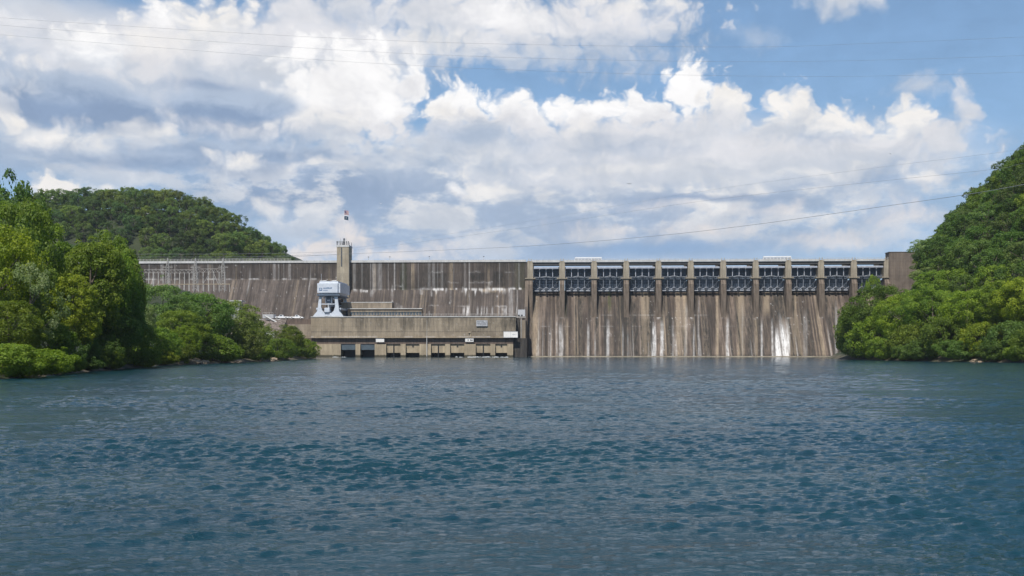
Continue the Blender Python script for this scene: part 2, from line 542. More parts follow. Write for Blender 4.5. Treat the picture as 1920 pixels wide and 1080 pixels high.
def concrete(name, col, dark, streak=0.5, fine=0.35, blotch=0.35, lift=0.3, lift_h=1.55, joint=0.0, stained=False, seed=0.0, tide=False):
    """weathered mass concrete: run-down streaks, blotches, pour lines"""
    m, T, p = new_mat(name)
    tc = T.vmath('ADD', T.n('ShaderNodeTexCoord').outputs['Object'], (seed * 13.1, 0, seed * 5.3))
    x, y, z = T.xyz(tc)
    wob = T.math('MULTIPLY', T.noise(tc, 0.35, 3, 0.6).outputs['Fac'], 0.15)
    sx = T.math('ADD', x, wob)
    s1 = T.noise(T.comb(sx, 0.0, T.math('MULTIPLY', z, 0.035)), 0.55, 4, 0.62).outputs['Fac']
    s2 = T.noise(T.comb(sx, 4.0, T.math('MULTIPLY', z, 0.09)), 2.4, 4, 0.65).outputs['Fac']
    b1 = T.noise(tc, 0.16, 6, 0.62).outputs['Fac']
    c = T.mix(T.math('MULTIPLY', T.maprange(s1, 0.38, 0.62, 0, 1, True), streak), col, dark)
    c = T.mix(T.math('MULTIPLY', T.maprange(b1, 0.40, 0.66, 0, 1, True), blotch), c, tuple(0.62 * d for d in dark))
    k = T.maprange(s2, 0.3, 0.7, 1 - fine, 1 + fine)
    c = T.mix(1.0, c, T.comb(k, k, k), 'MULTIPLY')
    if stained:
        at_ = T.n('ShaderNodeAttribute', attribute_type='GEOMETRY', attribute_name='stain')
        nd = T.n('ShaderNodeSeparateColor'); T.put(nd.inputs[0], at_.outputs['Color'])
        g = T.maprange(T.noise(T.comb(T.math('MULTIPLY', x, 1.0), 9.0, T.math('MULTIPLY', z, 0.22)), 1.7, 5, 0.7).outputs['Fac'], 0.32, 0.62, 0.25, 1.15)
        c = T.mix(T.math('MULTIPLY', nd.outputs[2], g, clamp=True), c, (0.35, 0.28, 0.20))       # pale tan runs
        c = T.mix(T.math('MULTIPLY', nd.outputs[1], g, clamp=True), c, (0.035, 0.033, 0.029))      # black growth
        c = T.mix(T.math('MULTIPLY', at_.outputs['Alpha'], g, clamp=True), c, (0.05, 0.062, 0.022))  # moss
        c = T.mix(T.math('MULTIPLY', nd.outputs[0], g, clamp=True), c, (0.64, 0.63, 0.62))         # white lime, and the painted sun glint of the leaking sheet
    lz = T.math('FRACT', T.math('DIVIDE', T.math('ADD', z, T.math('MULTIPLY', wob, 0.10)), lift_h))
    ll = T.math('MULTIPLY', T.maprange(lz, 0.0, 0.13, lift, 0.0), T.maprange(T.noise(tc, 0.5, 3).outputs['Fac'], 0.35, 0.6, 0.2, 1.0))
    if joint:
        lx = T.math('FRACT', T.math('DIVIDE', x, joint))
        ll = T.math('MAXIMUM', ll, T.maprange(lx, 0.0, 0.35 / joint, 0.55, 0.0))
    c = T.mix(ll, c, (0.02, 0.018, 0.016))
    if tide:        # dark algae band at the waterline (the object's z is height above the river)
        tz_ = T.maprange(T.math('ADD', z, T.math('MULTIPLY', T.noise(tc, 1.1, 4).outputs['Fac'], -.9)), .25 + seed * 5.3, .75 + seed * 5.3, .85, 0, True)
        c = T.mix(tz_, c, (.028, .03, .022))
    T.put(p.inputs['Base Color'], c)
    p.inputs['Roughness'].default_value = 0.9
    p.inputs['Specular IOR Level'].default_value = 0.25
    bp = T.n('ShaderNodeBump'); bp.inputs['Strength'].default_value = 0.4; bp.inputs['Distance'].default_value = 0.15
    T.put(bp.inputs['Height'], T.noise(tc, 1.6, 6, 0.65).outputs['Fac'])
    T.put(p.inputs['Normal'], bp.outputs[0])
    return m

M_CHUTE = concrete('spillway_concrete', (0.185, 0.145, 0.116), (0.052, 0.041, 0.035), streak=0.9, fine=0.42, blotch=0.3, lift=0.26, stained=True, seed=1)
M_WALL = concrete('dam_concrete', (0.120, 0.099, 0.086), (0.053, 0.044, 0.039), streak=0.75, fine=0.36, blotch=0.35, lift=0.24, joint=15.2, stained=True, seed=2)
M_HOUSE = concrete('powerhouse_concrete', (0.31, 0.258, 0.19), (0.15, 0.125, 0.095), streak=0.4, fine=0.22, blotch=0.5, lift=0.2, lift_h=2.4, stained=True, seed=3)
M_HOUSEPLAIN = concrete('plain_house_concrete', (0.30, 0.25, 0.19), (0.15, 0.125, 0.10), streak=0.5, fine=0.22, blotch=0.4, lift=0.2, seed=13, tide=True)
M_PIER = concrete('pier_concrete', (0.38, 0.335, 0.26), (0.20, 0.17, 0.13), streak=0.6, fine=0.25, blotch=0.35, lift=0.15, seed=4)
M_LOWPIER = concrete('lower_pier_concrete', (0.20, 0.16, 0.125), (0.10, 0.08, 0.065), streak=0.6, fine=0.3, blotch=0.4, lift=0.2, seed=5)
M_BAY = concrete('bay_concrete', (0.40, 0.33, 0.23), (0.22, 0.18, 0.13), streak=0.4, fine=0.15, blotch=0.35, lift=0.1, seed=6, tide=True)
M_BLOCK = concrete('abutment_concrete', (0.19, 0.155, 0.125), (0.10, 0.08, 0.07), streak=0.45, fine=0.2, blotch=0.45, lift=0.3, seed=7)
M_DARKWALL = concrete('dark_concrete', (0.075, 0.068, 0.06), (0.03, 0.028, 0.027), streak=0.7, fine=0.4, blotch=0.4, lift=0.2, seed=8)  # dark streaked tone for the return wall and riser
M_BAND = concrete('stained_beam_concrete', (0.15, 0.115, 0.095), (0.075, 0.058, 0.05), streak=0.5, fine=0.3, blotch=0.4, lift=0.1, seed=9)
M_PALE = concrete('pale_concrete', (0.52, 0.52, 0.51), (0.36, 0.355, 0.35), streak=0.3, fine=0.12, blotch=0.2, lift=0.0, seed=10)
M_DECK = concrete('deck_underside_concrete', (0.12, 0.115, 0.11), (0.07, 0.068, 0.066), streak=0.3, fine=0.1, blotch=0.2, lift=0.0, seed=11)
M_TOWER = concrete('tower_concrete', (0.40, 0.35, 0.265), (0.19, 0.16, 0.12), streak=0.5, fine=0.18, blotch=0.3, lift=0.18, lift_h=3.0, seed=12)
M_WHITE = simple('white_paint', (0.78, 0.79, 0.80), 0.45, var=0.06)
M_SIGN = simple('white_sign_board', (0.74, 0.72, 0.68), 0.6, var=0.08)
M_SIGNGREY = simple('grey_sign_board', (0.42, 0.43, 0.45), 0.6, var=0.1)
M_INK = simple('dark_lettering', (0.05, 0.055, 0.07), 0.7, var=0.05)
M_BLUEINK = simple('blue_lettering', (0.07, 0.14, 0.27), 0.6, var=0.05)
M_BEAM = simple('pale_blue_painted_beam', (0.34, 0.36, 0.41), 0.5, var=0.25)
M_GATE = simple('gate_blue_grey_steel', (0.15, 0.19, 0.245), 0.55, var=0.3, scale=0.5)
M_RIB = simple('pale_grey_steel', (0.37, 0.385, 0.42), 0.5, var=0.15)
M_GIRDER = simple('grey_steel', (0.20, 0.22, 0.25), 0.5, var=0.2)
M_DARKSTEEL = simple('dark_steel', (0.05, 0.056, 0.066), 0.5, var=0.2)
M_CRANE = simple('pale_blue_grey_crane_paint', (0.53, 0.57, 0.63), 0.45, var=0.12, scale=0.9)
M_CRANEDARK = simple('crane_machinery', (0.09, 0.12, 0.16), 0.5, var=0.25)
M_STOPLOG = simple('blue_grey_stoplog', (0.06, 0.085, 0.105), 0.6, var=0.2)
M_VOID = simple('black_parts_and_shade', (0.012, 0.014, 0.016), 0.5, var=0.2)  # black pipes and vents; on the opening back walls, shade painted in
M_GALV = simple('galvanised_steel', (0.40, 0.385, 0.36), 0.5, var=0.2)
M_GLASS = simple('dark_glass', (0.03, 0.05, 0.07), 0.1, var=0.05)
M_TYRE = simple('black_rubber', (0.02, 0.02, 0.02), 0.8)
M_WIRE = simple('aluminium_conductor', (0.22, 0.23, 0.25), 0.5)
M_ROCK = simple('tan_rock', (0.27, 0.21, 0.15), 0.9, var=0.35, scale=1.5)
M_REDFLAG = simple('red_cloth', (0.24, 0.03, 0.045), 0.8)
M_WHITEFLAG = simple('white_cloth', (0.52, 0.51, 0.52), 0.8, var=0.03)
M_BLUEFLAG = simple('navy_cloth', (0.015, 0.03, 0.13), 0.8)
M_TEALFLAG = simple('dark_teal_cloth', (0.01, 0.045, 0.085), 0.8)

def set_stain(me, arr):
    a = me.attributes.new('stain', 'FLOAT_COLOR', 'POINT')
    a.data.foreach_set('color', np.clip(arr, 0, 4).astype(np.float32).ravel())

def loft(name, profile, us, mat, parent, stain=None, origin=None, frame='dam'):
    """closed solid: the (v, z) outline swept along u through the stations us; stain(px, py, u, v, z) gives four masks per vertex"""
    prof = np.array(profile, dtype=np.float64); us = np.asarray(us, dtype=np.float64)
    n, k = len(us), len(prof)
    b = Vector(origin) if origin is not None else ORIGIN[parent]
    uu = np.repeat(us, k); vv = np.tile(prof[:, 0], n); zz = np.tile(prof[:, 1], n)
    i = np.arange(n - 1)[:, None]; j = np.arange(k)[None, :]; j2 = (j + 1) % k
    quads = np.stack([i * k + j, (i + 1) * k + j, (i + 1) * k + j2, i * k + j2], -1).reshape(-1, 4)
    me = bpy.data.meshes.new(name)
    faces = [tuple(q) for q in quads.tolist()] + [tuple(range(k)), tuple(range((n - 1) * k, n * k))]
    me.from_pydata(np.stack([uu - b.x, vv - b.y, zz - b.z], -1).tolist(), [], faces)
    o = link_mesh(name, me, mat, parent, b, frame)
    if stain is not None:
        px, py = proj_local(uu, vv, zz)
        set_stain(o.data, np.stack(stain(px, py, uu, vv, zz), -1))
    return o

def line(p, q, step):
    m = max(1, int(math.hypot(q[0] - p[0], q[1] - p[1]) / step))
    return [(p[0] + (q[0] - p[0]) * i / m, p[1] + (q[1] - p[1]) * i / m) for i in range(m)]

def bars(px, x, w, soft=1.0):
    return np.clip((w / 2 + soft / 2 - np.abs(px - x)) / soft, 0, 1)

# ------------------------------------------------------------------ the dam
PIERX = [994, 1053.7, 1114, 1174.5, 1235.5, 1295.8, 1356.2, 1417.3, 1478.5, 1540, 1602, 1663]
PU0, PU1 = U(PIERX[0]), U(PIERX[-1])
BAY = (PU1 - PU0) / 11.0
PU = [PU0 + BAY * i for i in range(12)]
CREST = Z(1000, 491)              # roadway
UL, UTL, UTR, UR = U(120), U(633), U(653), PU0 - 1.2

dam = thing('dam', 'long weathered brown concrete dam with eleven gated spillway bays across the river', 'dam', (PU[5], -6, 0))

def chute_stain_glint(px, py, u, v, z):
    lgt = np.zeros_like(u); drk = np.zeros_like(u); tan = np.zeros_like(u); mos = np.zeros_like(u)
    ju = u + 0.12 * (n2(u, z, 3.0, 3) - 0.5)
    # broad runs down the face, each starting at its own height
    run = n1(ju, 1.9, 11) * 0.55 + n1(ju, 0.7, 12) * 0.45
    start = 540 + 70 * n1(ju, 2.6, 13)
    fade = sst(py, start, start + 25)
    drk += 0.85 * sst(run, 0.56, 0.78) * (0.35 + 0.65 * fade)
    drk += .55 * sst(py, 663, 667) * (.5 + .5 * n1(u, 1.3, 14))
    drk += .6 * sst(n1(ju, 4.3, 15) * .7 + n1(ju, 1.1, 16) * .3, .5, .72) * (.45 + .55 * sst(py, 548 + 50 * n1(ju, 5, 17), 605))
    run2 = n1(ju, 2.3, 21) * 0.6 + n1(ju, 0.6, 22) * 0.4
    tan += 0.7 * sst(run2, 0.58, 0.82) * (0.4 + 0.6 * sst(py, 545 + 60 * n1(ju, 3.1, 23), 600))
    run3 = n1(ju, 1.1, 31) * 0.5 + n1(ju, 0.45, 32) * 0.5
    lgt += 0.35 * sst(run3, 0.72, 0.9) * sst(py, 560 + 80 * n1(ju, 1.7, 33), 660)
    for x, w, y0, s in ((1052, 9, 600, .75), (1044, 2.5, 585, .6), (1102.5, 5, 598, .7), (1116, 2.5, 615, .55), (1140, 6, 592, .8), (1167.5, 2.5, 600, .6), (1177, 2, 610, .35),
                        (1227, 8, 596, 1.0), (1241, 7, 594, 1.0), (1301, 3, 600, .65), (1328, 2, 655, .9), (1364, 6, 588, .9), (1392, 3, 560, .3), (1428.5, 4, 592, .95),
                        (1448, 4, 590, .9), (1006, 3, 623, .45), (1510, 9, 575, .28), (1568, 5, 560, .5), (1580, 4, 565, .4), (1262, 4, 590, .4), (1310, 3, 545, .35), (1286, 6, 560, .35)):
        wob = x + 1.2 * (n1(z, 6.0, x) - 0.5)
        lgt += .72 * s * bars(px, wob, w * .85, 2.0) * sst(py, y0, y0 + 30) * (0.55 + 0.6 * n2(u, z, 1.2, x))
    # water leaking down the face from one gate, its sun glint painted white
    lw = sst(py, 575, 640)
    leak_glint = bars(px, 1467, 17 + 9 * lw, 5.0) * sst(py, 570 + 26 * n1(u, .9, 94), 650) * (0.55 + 0.7 * n1(u, 0.6, 91))
    drk += 0.9 * bars(px, 1463, 32, 5) * sst(py, 540, 556) * (1 - sst(py, 580, 610))
    tan += 0.75 * (bars(px, 1206, 10, 4) + bars(px, 1215, 5, 3) + bars(px, 1272, 12, 6) * .8 + bars(px, 1284, 8, 3) + bars(px, 1389, 13, 5) + bars(px, 1418, 6, 3) + bars(px, 1491, 4, 3)
                   + bars(px, 1437, 12, 4) * (1 - sst(py, 575, 600)) + bars(px, 1002, 9, 4) + bars(px, 1063, 4, 3) * sst(py, 590, 610) + bars(px, 1345, 5, 3))
    mos += 0.8 * (bars(px, 1059.5, 4.5, 2) * (1 - sst(py, 575, 600)) + bars(px, 1143, 6, 2) * (1 - sst(py, 570, 592)))
    drk += 0.65 * (bars(px, 1092, 9, 6) + bars(px, 1190, 12, 6) * sst(py, 560, 580) + bars(px, 1332, 10, 8) + bars(px, 1258, 10, 8) * sst(py, 580, 610) + bars(px, 1408, 8, 5) + bars(px, 1160, 14, 8)) * (0.5 + 0.7 * n1(ju, 0.8, 55))
    # dark strips beside each pier, little lime spots on pour lines, red-brown tide line
    for x in PIERX:
        drk += 0.75 * (bars(px, x + 9, 5, 3) + bars(px, x - 8, 4, 3)) * (1 - sst(py, 575, 605))
        lgt += 0.7 * bars(px, x, 7, 4) * bars(py, 590 + 8 * (n1(np.array(x), 9, 2) - .5), 8, 6) * sst(n2(u, z, 0.8, 61), 0.45, 0.7)
    lgt += 0.6 * sst(n2(u, z * 1.6, 0.7, 71) * .6 + n2(u, z, .3, 73) * .4, 0.78, 0.9) * sst(n2(u, z, 9, 72), 0.5, 0.7)
    lgt += (0.30 * bars(py, 591, 1.6, 1.5) * sst(n1(u, 7, 75), 0.6, 0.75) + 0.25 * bars(py, 612, 1.2, 1.5) * sst(n1(u, 5, 76), 0.68, 0.8)) * n2(u, z, .8, 77)
    return np.clip(lgt, 0, 1) + 1.5 * leak_glint * (0.45 + 0.75 * n1(u + .25 * n2(u, z, 3, 92), .35, 93)), np.clip(drk, 0, .92), np.clip(tan, 0, .85), np.clip(mos, 0, 1)

SILL_V, SILL_Z = 6.0, Z(1300, 545, 6.0)
SLOPE = 0.60
ogee = []
for i in range(9):                 # rounded crest running into the straight face
    a = i / 8.0
    ogee.append((SILL_V + 4.5 * (1 - a) - 0.8 * a * a, SILL_Z + 0.45 - 1.55 * a * a))
f0 = ogee[-1]
toe = (f0[0] - (f0[1] + 2.0) * SLOPE, -2.0)
prof = [(16.0, -2.0), (16.0, SILL_Z - 1.0)] + ogee[:-1] + line(f0, toe, 0.45) + [toe]
loft('spillway_chute', prof, np.arange(PU0 - 1.0, PU1 + 9.0, 0.2), M_CHUTE, dam, chute_stain_glint)

def wall_stain(px, py, u, v, z):
    lgt = np.zeros_like(u); drk = np.zeros_like(u); tan = np.zeros_like(u); mos = np.zeros_like(u)
    ju = u + 0.12 * (n2(u, z, 2.5, 4) - 0.5)
    up = (v > -0.35).astype(float)
    brk = np.where(px > 643, 541.0, 523.0)
    run = n1(ju, 1.5, 111) * 0.5 + n1(ju, 0.5, 112) * 0.5
    drk += up * (0.22 + 0.6 * sst(n2(u, z, 9, 113), 0.35, 0.65)) * (0.5 + 0.6 * run)
    tan += up * 0.5 * sst(run, 0.7, 0.9) * (0.4 + 0.8 * n2(u, z, 7, 115))
    lgt += up * 0.22 * sst(n1(ju, 0.8, 116), 0.75, 0.95)
    tan += (1 - up) * 0.35 * sst(n1(ju, 1.7, 121) * .5 + n1(ju, .6, 122) * .5, 0.62, 0.88)
    drk += (1 - up) * 0.40 * sst(n1(ju, 2.1, 123) * .5 + n1(ju, .6, 124) * .5, 0.6, 0.85)
    rt = (px > 656).astype(float)
    for x, w, s in ((702, 6, .75), (774, 6.5, .75), (846, 6, .5), (916, 5, .4), (663, 2, .35)):          # pale buttress lines
        tan += rt * up * s * bars(px, x, w, 1.2) * (0.6 + 0.6 * n2(u, z, 2, x))
    for x, w, s in ((740, 2, .5), (806, 1.5, .3), (880, 1.8, .45), (728, 1.2, .25), (695, 1.5, .3), (830, 1.2, .3)):
        lgt += rt * up * s * bars(px, x, w, 1.0)
    # lime line where the upright wall meets the slope, with drips
    edge = np.where(px < 742, 544.0, 540.0) + 3 * (n1(u, 5, 131) - .5)
    drip = 3 + 14 * sst(n1(u, 1.1, 132), 0.55, 1.0) ** 2
    seg = sst(n1(u, 11, 133), 0.3, 0.5)
    lgt += rt * 0.75 * seg * sst(py, edge - 1, edge + .5) * (1 - sst(py, edge + 2, edge + 2 + drip)) * sst(n1(u, .9, 134), .2, .6)
    for x, y0, y1, w, s in ((735, 535, 590, 3.0, .75), (809, 538, 556, 2.2, .8), (790, 540, 552, 6, .5), (867, 537, 548, 2.5, .9), (845, 540, 575, 1.5, .45), (880, 540, 590, 2, .6),
                            (747, 535, 537, 14, .6), (805, 583, 600, 2, .7), (813, 571.5, 573, 18, .5), (914, 536, 550, 9, .5), (945, 541, 551, 6, .8), (944, 574, 592, 6, .55),
                            (877, 572, 592, 6, .55), (867, 573, 574.5, 18, .6), (940, 573, 575, 22, .6), (843, 566, 570, 2.5, .8), (850, 529, 530.5, 22, .8), (900, 528.5, 530.5, 40, .75), (920, 528, 536, 8, .5),
                            (818, 509, 511, 24, .5), (890, 509, 511, 22, .55), (955, 509, 511, 20, .4), (932, 553, 558, 3, .6), (752, 573, 592, 5, .4), (745, 568, 592, 7, .3)):
        m = bars(px + 1.6 * (n2(u, z, .8, 7) - .5), x, w, 2.0) * bars(py + 2.5 * (n1(u, .9, 8) - .5), (y0 + y1) / 2, y1 - y0, 1.5) * (0.15 + 0.85 * n2(u, z * .6, 0.6, x))
        lgt += rt * s * m * .65
    tan += rt * 0.75 * bars(py, 543, 8, 3) * bars(px, 925, 45, 12) * sst(n2(u, z, 1.2, 141), .3, .6)
    lgt += rt * .45 * bars(py, 583, 14, 6) * sst(px, 860, 872) * sst(n1(u, .55, 142), .6, .85)
    drk += rt * .7 * up * (bars(px, 825, 26, 3) * bars(py, 527, 30, 4) + bars(px, 895, 30, 4) * bars(py, 518, 14, 4) + bars(px, 935, 24, 3) * bars(py, 522, 26, 4) + bars(px, 757, 14, 2) + bars(px, 676, 34, 3))
    mos += rt * .35 * up * (bars(px, 975, 20, 8) + bars(px, 757, 12, 3))
    lgt += (1 - rt) * .45 * sst(n2(u, z, .8, 151), .92, .98) + (1 - rt) * .25 * sst(n1(ju, .9, 152), .8, .95) * bars(py, 528, 40, 20)
    lgt += (1 - rt) * .55 * bars(py, 523, 2, 2) * sst(n1(u, 2.2, 153), .55, .8)
    # slate-blue drain strips near the training wall
    lgt += .22 * (bars(px, 958, 8, 2) + bars(px, 970, 2, 1)) * (1 - up)
    drk += .4 * bars(px, 967, 4, 2) * (1 - up)
    return np.clip(lgt, 0, 1), np.clip(drk, 0, .85), np.clip(tan, 0, .85), np.clip(mos, 0, 1)

ZR, ZL = Z(820, 541), Z(450, 523, 0)
for (ua, ub, zb) in ((UL, UTR - 2.0, ZL), (UTR - 2.0, UR, ZR)):
    foot = (-(zb + 2.0) * 0.60, -2.0)
    prof = [(9.0, -2.0), (9.0, CREST)] + line((0.0, CREST), (0.0, zb), 0.5) + line((0.0, zb), foot, 0.5) + [foot]
    loft('concrete_wall', prof, np.arange(ua, ub + 0.01, (ub - ua) / round((ub - ua) / 0.25)), M_WALL, dam, wall_stain)

# crest parapets
mb = MB()
mb.box(UL, UR - 0.6, -0.35, 0.25, CREST + 0.005, CREST + 1.0)
u = UL
mb.build('parapet', M_PALE, dam)
mb = MB()
ulen = U(545)
k = UL
while k < ulen:                     # railing along the left part of the crest
    mb.box(k, k + 0.12, 0.9, 1.02, CREST + 0.005, CREST + 2.1)
    k += 1.6
for zz in (1.35, 1.7, 2.05):
    mb.box(UL, ulen, 0.915, 1.005, CREST + zz, CREST + zz + 0.09)
mb.build('crest_railing', M_GALV, dam)

# training wall between the powerhouse and the chute
tw = [(-0.2, Z(992, 526)), (-0.2, -2.0), (toe[0] - 3.5, -2.0), (toe[0] - 3.5, 0.9), (toe[0] + 0.5, 3.6)]
MB().prism_u(tw, PU0 - 2.2, PU0 - 0.9).build('training_wall', M_LOWPIER, dam)
MB().box(PU0 - 0.9, PU1 + 9, toe[0] - 2.2, toe[0] + 1.7, -2.0, 0.42).build('toe_sill', M_TOWER, dam)

# piers
zt, zb_, zk = Z(1300, 488), Z(1300, 525), CREST
pier_mb = MB(); u0 = PU[0]
pier_mb.box(u0 - 1.3, u0 + 1.3, 0.0, 15.0, zb_ + 1.2, zt)
for i, uc in enumerate(PU):
    if i == 0:
        p0 = pier_mb.build('pier', M_PIER, dam, origin=(u0, 0, 0))
        low = MB().box(u0 - 2.3, u0 + 2.3, -0.5, 2.4, zb_ + 0.65, zb_ + 1.197).box(u0 - 1.3, u0 + 1.3, .2, 2.4, zb_ + .003, zb_ + .647).build('trunnion_ledge', M_PIER, p0)
        nose = MB().prism_u([(-0.25, zb_ + 0.0), (-1.5, zb_ - 1.9), (-1.5, 8.0), (15.0, 8.0), (15.0, zb_ + 0.0)], u0 - 1.15, u0 + 1.15).build('pier_nose', M_LOWPIER, p0)
        cap = MB().box(u0 - 0.75, u0 - 0.45, 0.3, 0.6, zt, zt + 1.1).box(u0 + 0.45, u0 + 0.75, 0.3, 0.6, zt, zt + 1.1).box(u0 - 0.9, u0 + 0.9, 0.25, 0.65, zt + 0.5, zt + 0.62).build('railing_post', M_GALV, p0)
    else:
        c = p0.copy(); COL.objects.link(c); c.parent = dam; c.location = p0.location + Vector((uc - u0, 0, 0))
        for ch in (low, cap, nose):
            d = ch.copy(); COL.objects.link(d); d.parent = c
# bridge over the gates
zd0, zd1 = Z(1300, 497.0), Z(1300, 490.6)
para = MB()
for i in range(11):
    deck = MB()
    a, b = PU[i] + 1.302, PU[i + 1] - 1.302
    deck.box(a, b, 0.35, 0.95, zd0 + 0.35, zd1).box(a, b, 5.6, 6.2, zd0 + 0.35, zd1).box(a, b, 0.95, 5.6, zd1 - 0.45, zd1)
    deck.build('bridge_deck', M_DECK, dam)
    para.box(a - 0.3, b + 0.3, -0.25, 0.05 - 0.06, zd1 + 0.004, zd1 + 0.95)
    k = a
    while k < b:
        para.box(k, k + 0.1, -0.2, -0.1, zd1 + 0.95, zd1 + 1.35); k += 1.5
    para.box(a, b, -0.2, -0.1, zd1 + 1.35, zd1 + 1.43)
para.build('parapet', M_PALE, dam)

# eleven gates: skin plate with ribs, girders, struts and the light service beam in front
hw = BAY / 2 - 1.32
uc = PU[0] + BAY / 2
gz = lambda y, v=4.5: Z(1300, y, v)
skin = MB(); prev = None
for i in range(13):
    a = i / 12.0
    zz = SILL_Z - 0.3 + a * (gz(500, 5) - SILL_Z + 0.3)
    vv = 4.4 + 1.2 * (1 - (2 * a - 1) ** 2) * 0.6 + 0.9 * (1 - a) ** 2
    if prev: skin.add([(uc - hw, prev[0], prev[1]), (uc + hw, prev[0], prev[1]), (uc + hw, vv, zz), (uc - hw, vv, zz),
                       (uc - hw, prev[0] + .15, prev[1]), (uc + hw, prev[0] + .15, prev[1]), (uc + hw, vv + .15, zz), (uc - hw, vv + .15, zz)],
                      [(0, 1, 2, 3), (7, 6, 5, 4), (0, 3, 7, 4), (1, 5, 6, 2)])
    prev = (vv, zz)
for k in range(17):                 # close vertical stiffeners on the plate
    x = uc - hw + (k + 0.5) * 2 * hw / 17
    skin.box(x - 0.05, x + 0.05, 4.05, 4.6, gz(539), gz(503))
for y in (508, 513, 523, 528, 533):
    skin.box(uc - hw + .1, uc + hw - .1, 4.0, 4.5, gz(y) - .08, gz(y) + .08)
g0 = skin.build('spillway_gate', M_GATE, dam, origin=(uc, 0, 0))
subs = []
beam = MB().box(uc - hw + 0.25, uc + hw - 0.25, -0.15, 0.3, Z(1300, 503.5), Z(1300, 499.6)).build('service_beam', M_BEAM, g0, bevel=0.18)
subs.append(beam)
for k in (-2, -1, 0, 1):
    x = uc + k * hw / 2 + (0.14 if k == -2 else 0.0)
    r_ = MB().box(x - 0.15, x + 0.15, 1.0, 1.4, gz(518, 1), gz(503.5, 1)).build('rib', M_RIB, g0); subs.append(r_)
for k in (-1, 0, 1):
    x = uc + k * hw / 2
    r_ = MB().box(x - 0.12, x + 0.12, 2.6, 3.0, gz(540, 3), gz(518.5, 3)).build('rib', M_GIRDER, g0); subs.append(r_)
arch = MB()
pts = []
for i in range(9):
    a = i / 8.0
    pts.append((uc - hw + 0.1 + a * (2 * hw - 0.2), 1.9, gz(519.0) + 0.30 * math.cos(a * 4 * math.pi) - 0.5 * abs(2 * a - 1) ** 3))
arch.tube(pts, 0.17, 5)
arch.box(uc - hw + .1, uc + hw - .1, 1.8, 2.9, gz(520.3), gz(519.7))
subs.append(arch.build('top_girder', M_GIRDER, g0))
for s_ in (-1, 1):                  # struts fanning out from the trunnion ledges
    st = MB()
    a = (uc + s_ * (hw - 0.1), 0.8, zb_ + 0.6)
    st.tube([a, (uc + s_ * hw * 0.52, 3.4, gz(518.5))], 0.13, 5)
    st.tube([a, (uc + s_ * hw * 0.52, 3.8, gz(540))], 0.13, 5)
    st.tube([a, (uc + s_ * (hw - .35), 3.8, gz(541))], 0.15, 5)
    st.tube([a, (uc + s_ * (hw - .25), 3.4, gz(517))], 0.15, 5)
    subs.append(st.build('strut', M_GIRDER, g0))
lo = MB()
for k in range(4):                  # scalloped bottom: dark knees with pale seal plates between
    xa = uc - hw + k * hw / 2; xb = xa + hw / 2
    lo.prism([(xa, gz(537)), (xa + .5, gz(539.5)), ((xa + xb) / 2, gz(541.5)), (xb - .5, gz(539.5)), (xb, gz(537)), (xb, gz(538.8)), ((xa + xb) / 2 + .2, gz(542.6)), (xa, gz(538.8))], 2.7, 3.1)
    subs.append(MB().box(xa + .7, xb - .5, 3.0, 4.3, gz(546), gz(543.6)).build('seal_plate', M_RIB, g0, bevel=.1))
subs.append(lo.build('bottom_girder', M_RIB, g0))
for k in range(5):
    x = uc - hw + k * hw / 2
    subs.append(MB().box(max(uc - hw + .02, x - .38), min(uc + hw - .02, x + .38), 2.4, 4.2, gz(546), gz(540.5)).build('bottom_knee', M_DARKSTEEL, g0))
for i in range(1, 11):
    c = g0.copy(); COL.objects.link(c); c.parent = dam; c.location = g0.location + Vector((BAY * i, 0, 0))
    for s_ in subs:
        d = s_.copy(); COL.objects.link(d); d.parent = c

# higher abutment block at the right end
ua, ub = U(1666), U(1770)
MB().box(ua, ub, -1.0, 4.5, 5.0, Z(1690, 473.5)).build('abutment_block', M_BLOCK, dam, bevel=0.1)
MB().box(ua - 0.15, ub, -1.15, 4.65, Z(1690, 473.5) + 0.003, Z(1690, 472.3)).build('block_coping', M_BLOCK, dam)

# white lifting beams parked on the deck
for (xa, xb, ya, yb, lab) in ((1078, 1128, 482.5, 490, 'long white lifting beam parked on the spillway deck above the second gate from the left'),
                              (1431, 1483, 480.5, 487.5, 'long white lifting beam parked on the deck above the leaking gate')):
    v = 2.2
    a, b = U(xa, v), U(xb, v); z1 = Z(xa, ya, v); z0 = zd1 + 0.004
    t = thing('lifting_beam', lab, 'lifting beam', ((a + b) / 2, v, z0), 'white lifting beams on the deck')
    MB().box(a, b, v - .5, v + .5, z1 - .55, z1).build('top_chord', M_WHITE, t)
    MB().box(a, b, v - .35, v + .35, z1 - 1.35, z1 - .75).build('web_panel', M_RIB, t)
    m = MB(); n = 9
    for i in range(n):
        x = a + (b - a) * i / (n - 1)
        m.box(x - .1, x + .1, v - .45, v + .45, z0, z1 - .555)
    m.build('post', M_WHITE, t)
    MB().box(a, b, v - .48, v + .48, z0 + .25, z0 + .5).build('bottom_chord', M_GALV, t)

for i, (x, lab) in enumerate(((691, 'short lamp post on the dam crest, first to the right of the tower'), (731, 'short lamp post on the dam crest, second to the right of the tower'),
                              (805, 'short lamp post on the dam crest, third to the right of the tower'), (907, 'short lamp post on the dam crest, nearest the first gate'))):
    t = thing('lamp_post', lab, 'lamp post', (U(x, 2), 2.0, CREST + .004), 'lamp posts on the dam crest')
    uu_ = U(x, 2)
    MB().tube([(uu_, 2, CREST + .004), (uu_, 2, CREST + 2.6)], .09, 6, .06).build('pole', M_GALV, t)
    MB().box(uu_ - .3, uu_ + .3, 1.85, 2.15, CREST + 2.603, CREST + 2.85).build('lamp_head', M_DARKSTEEL, t)

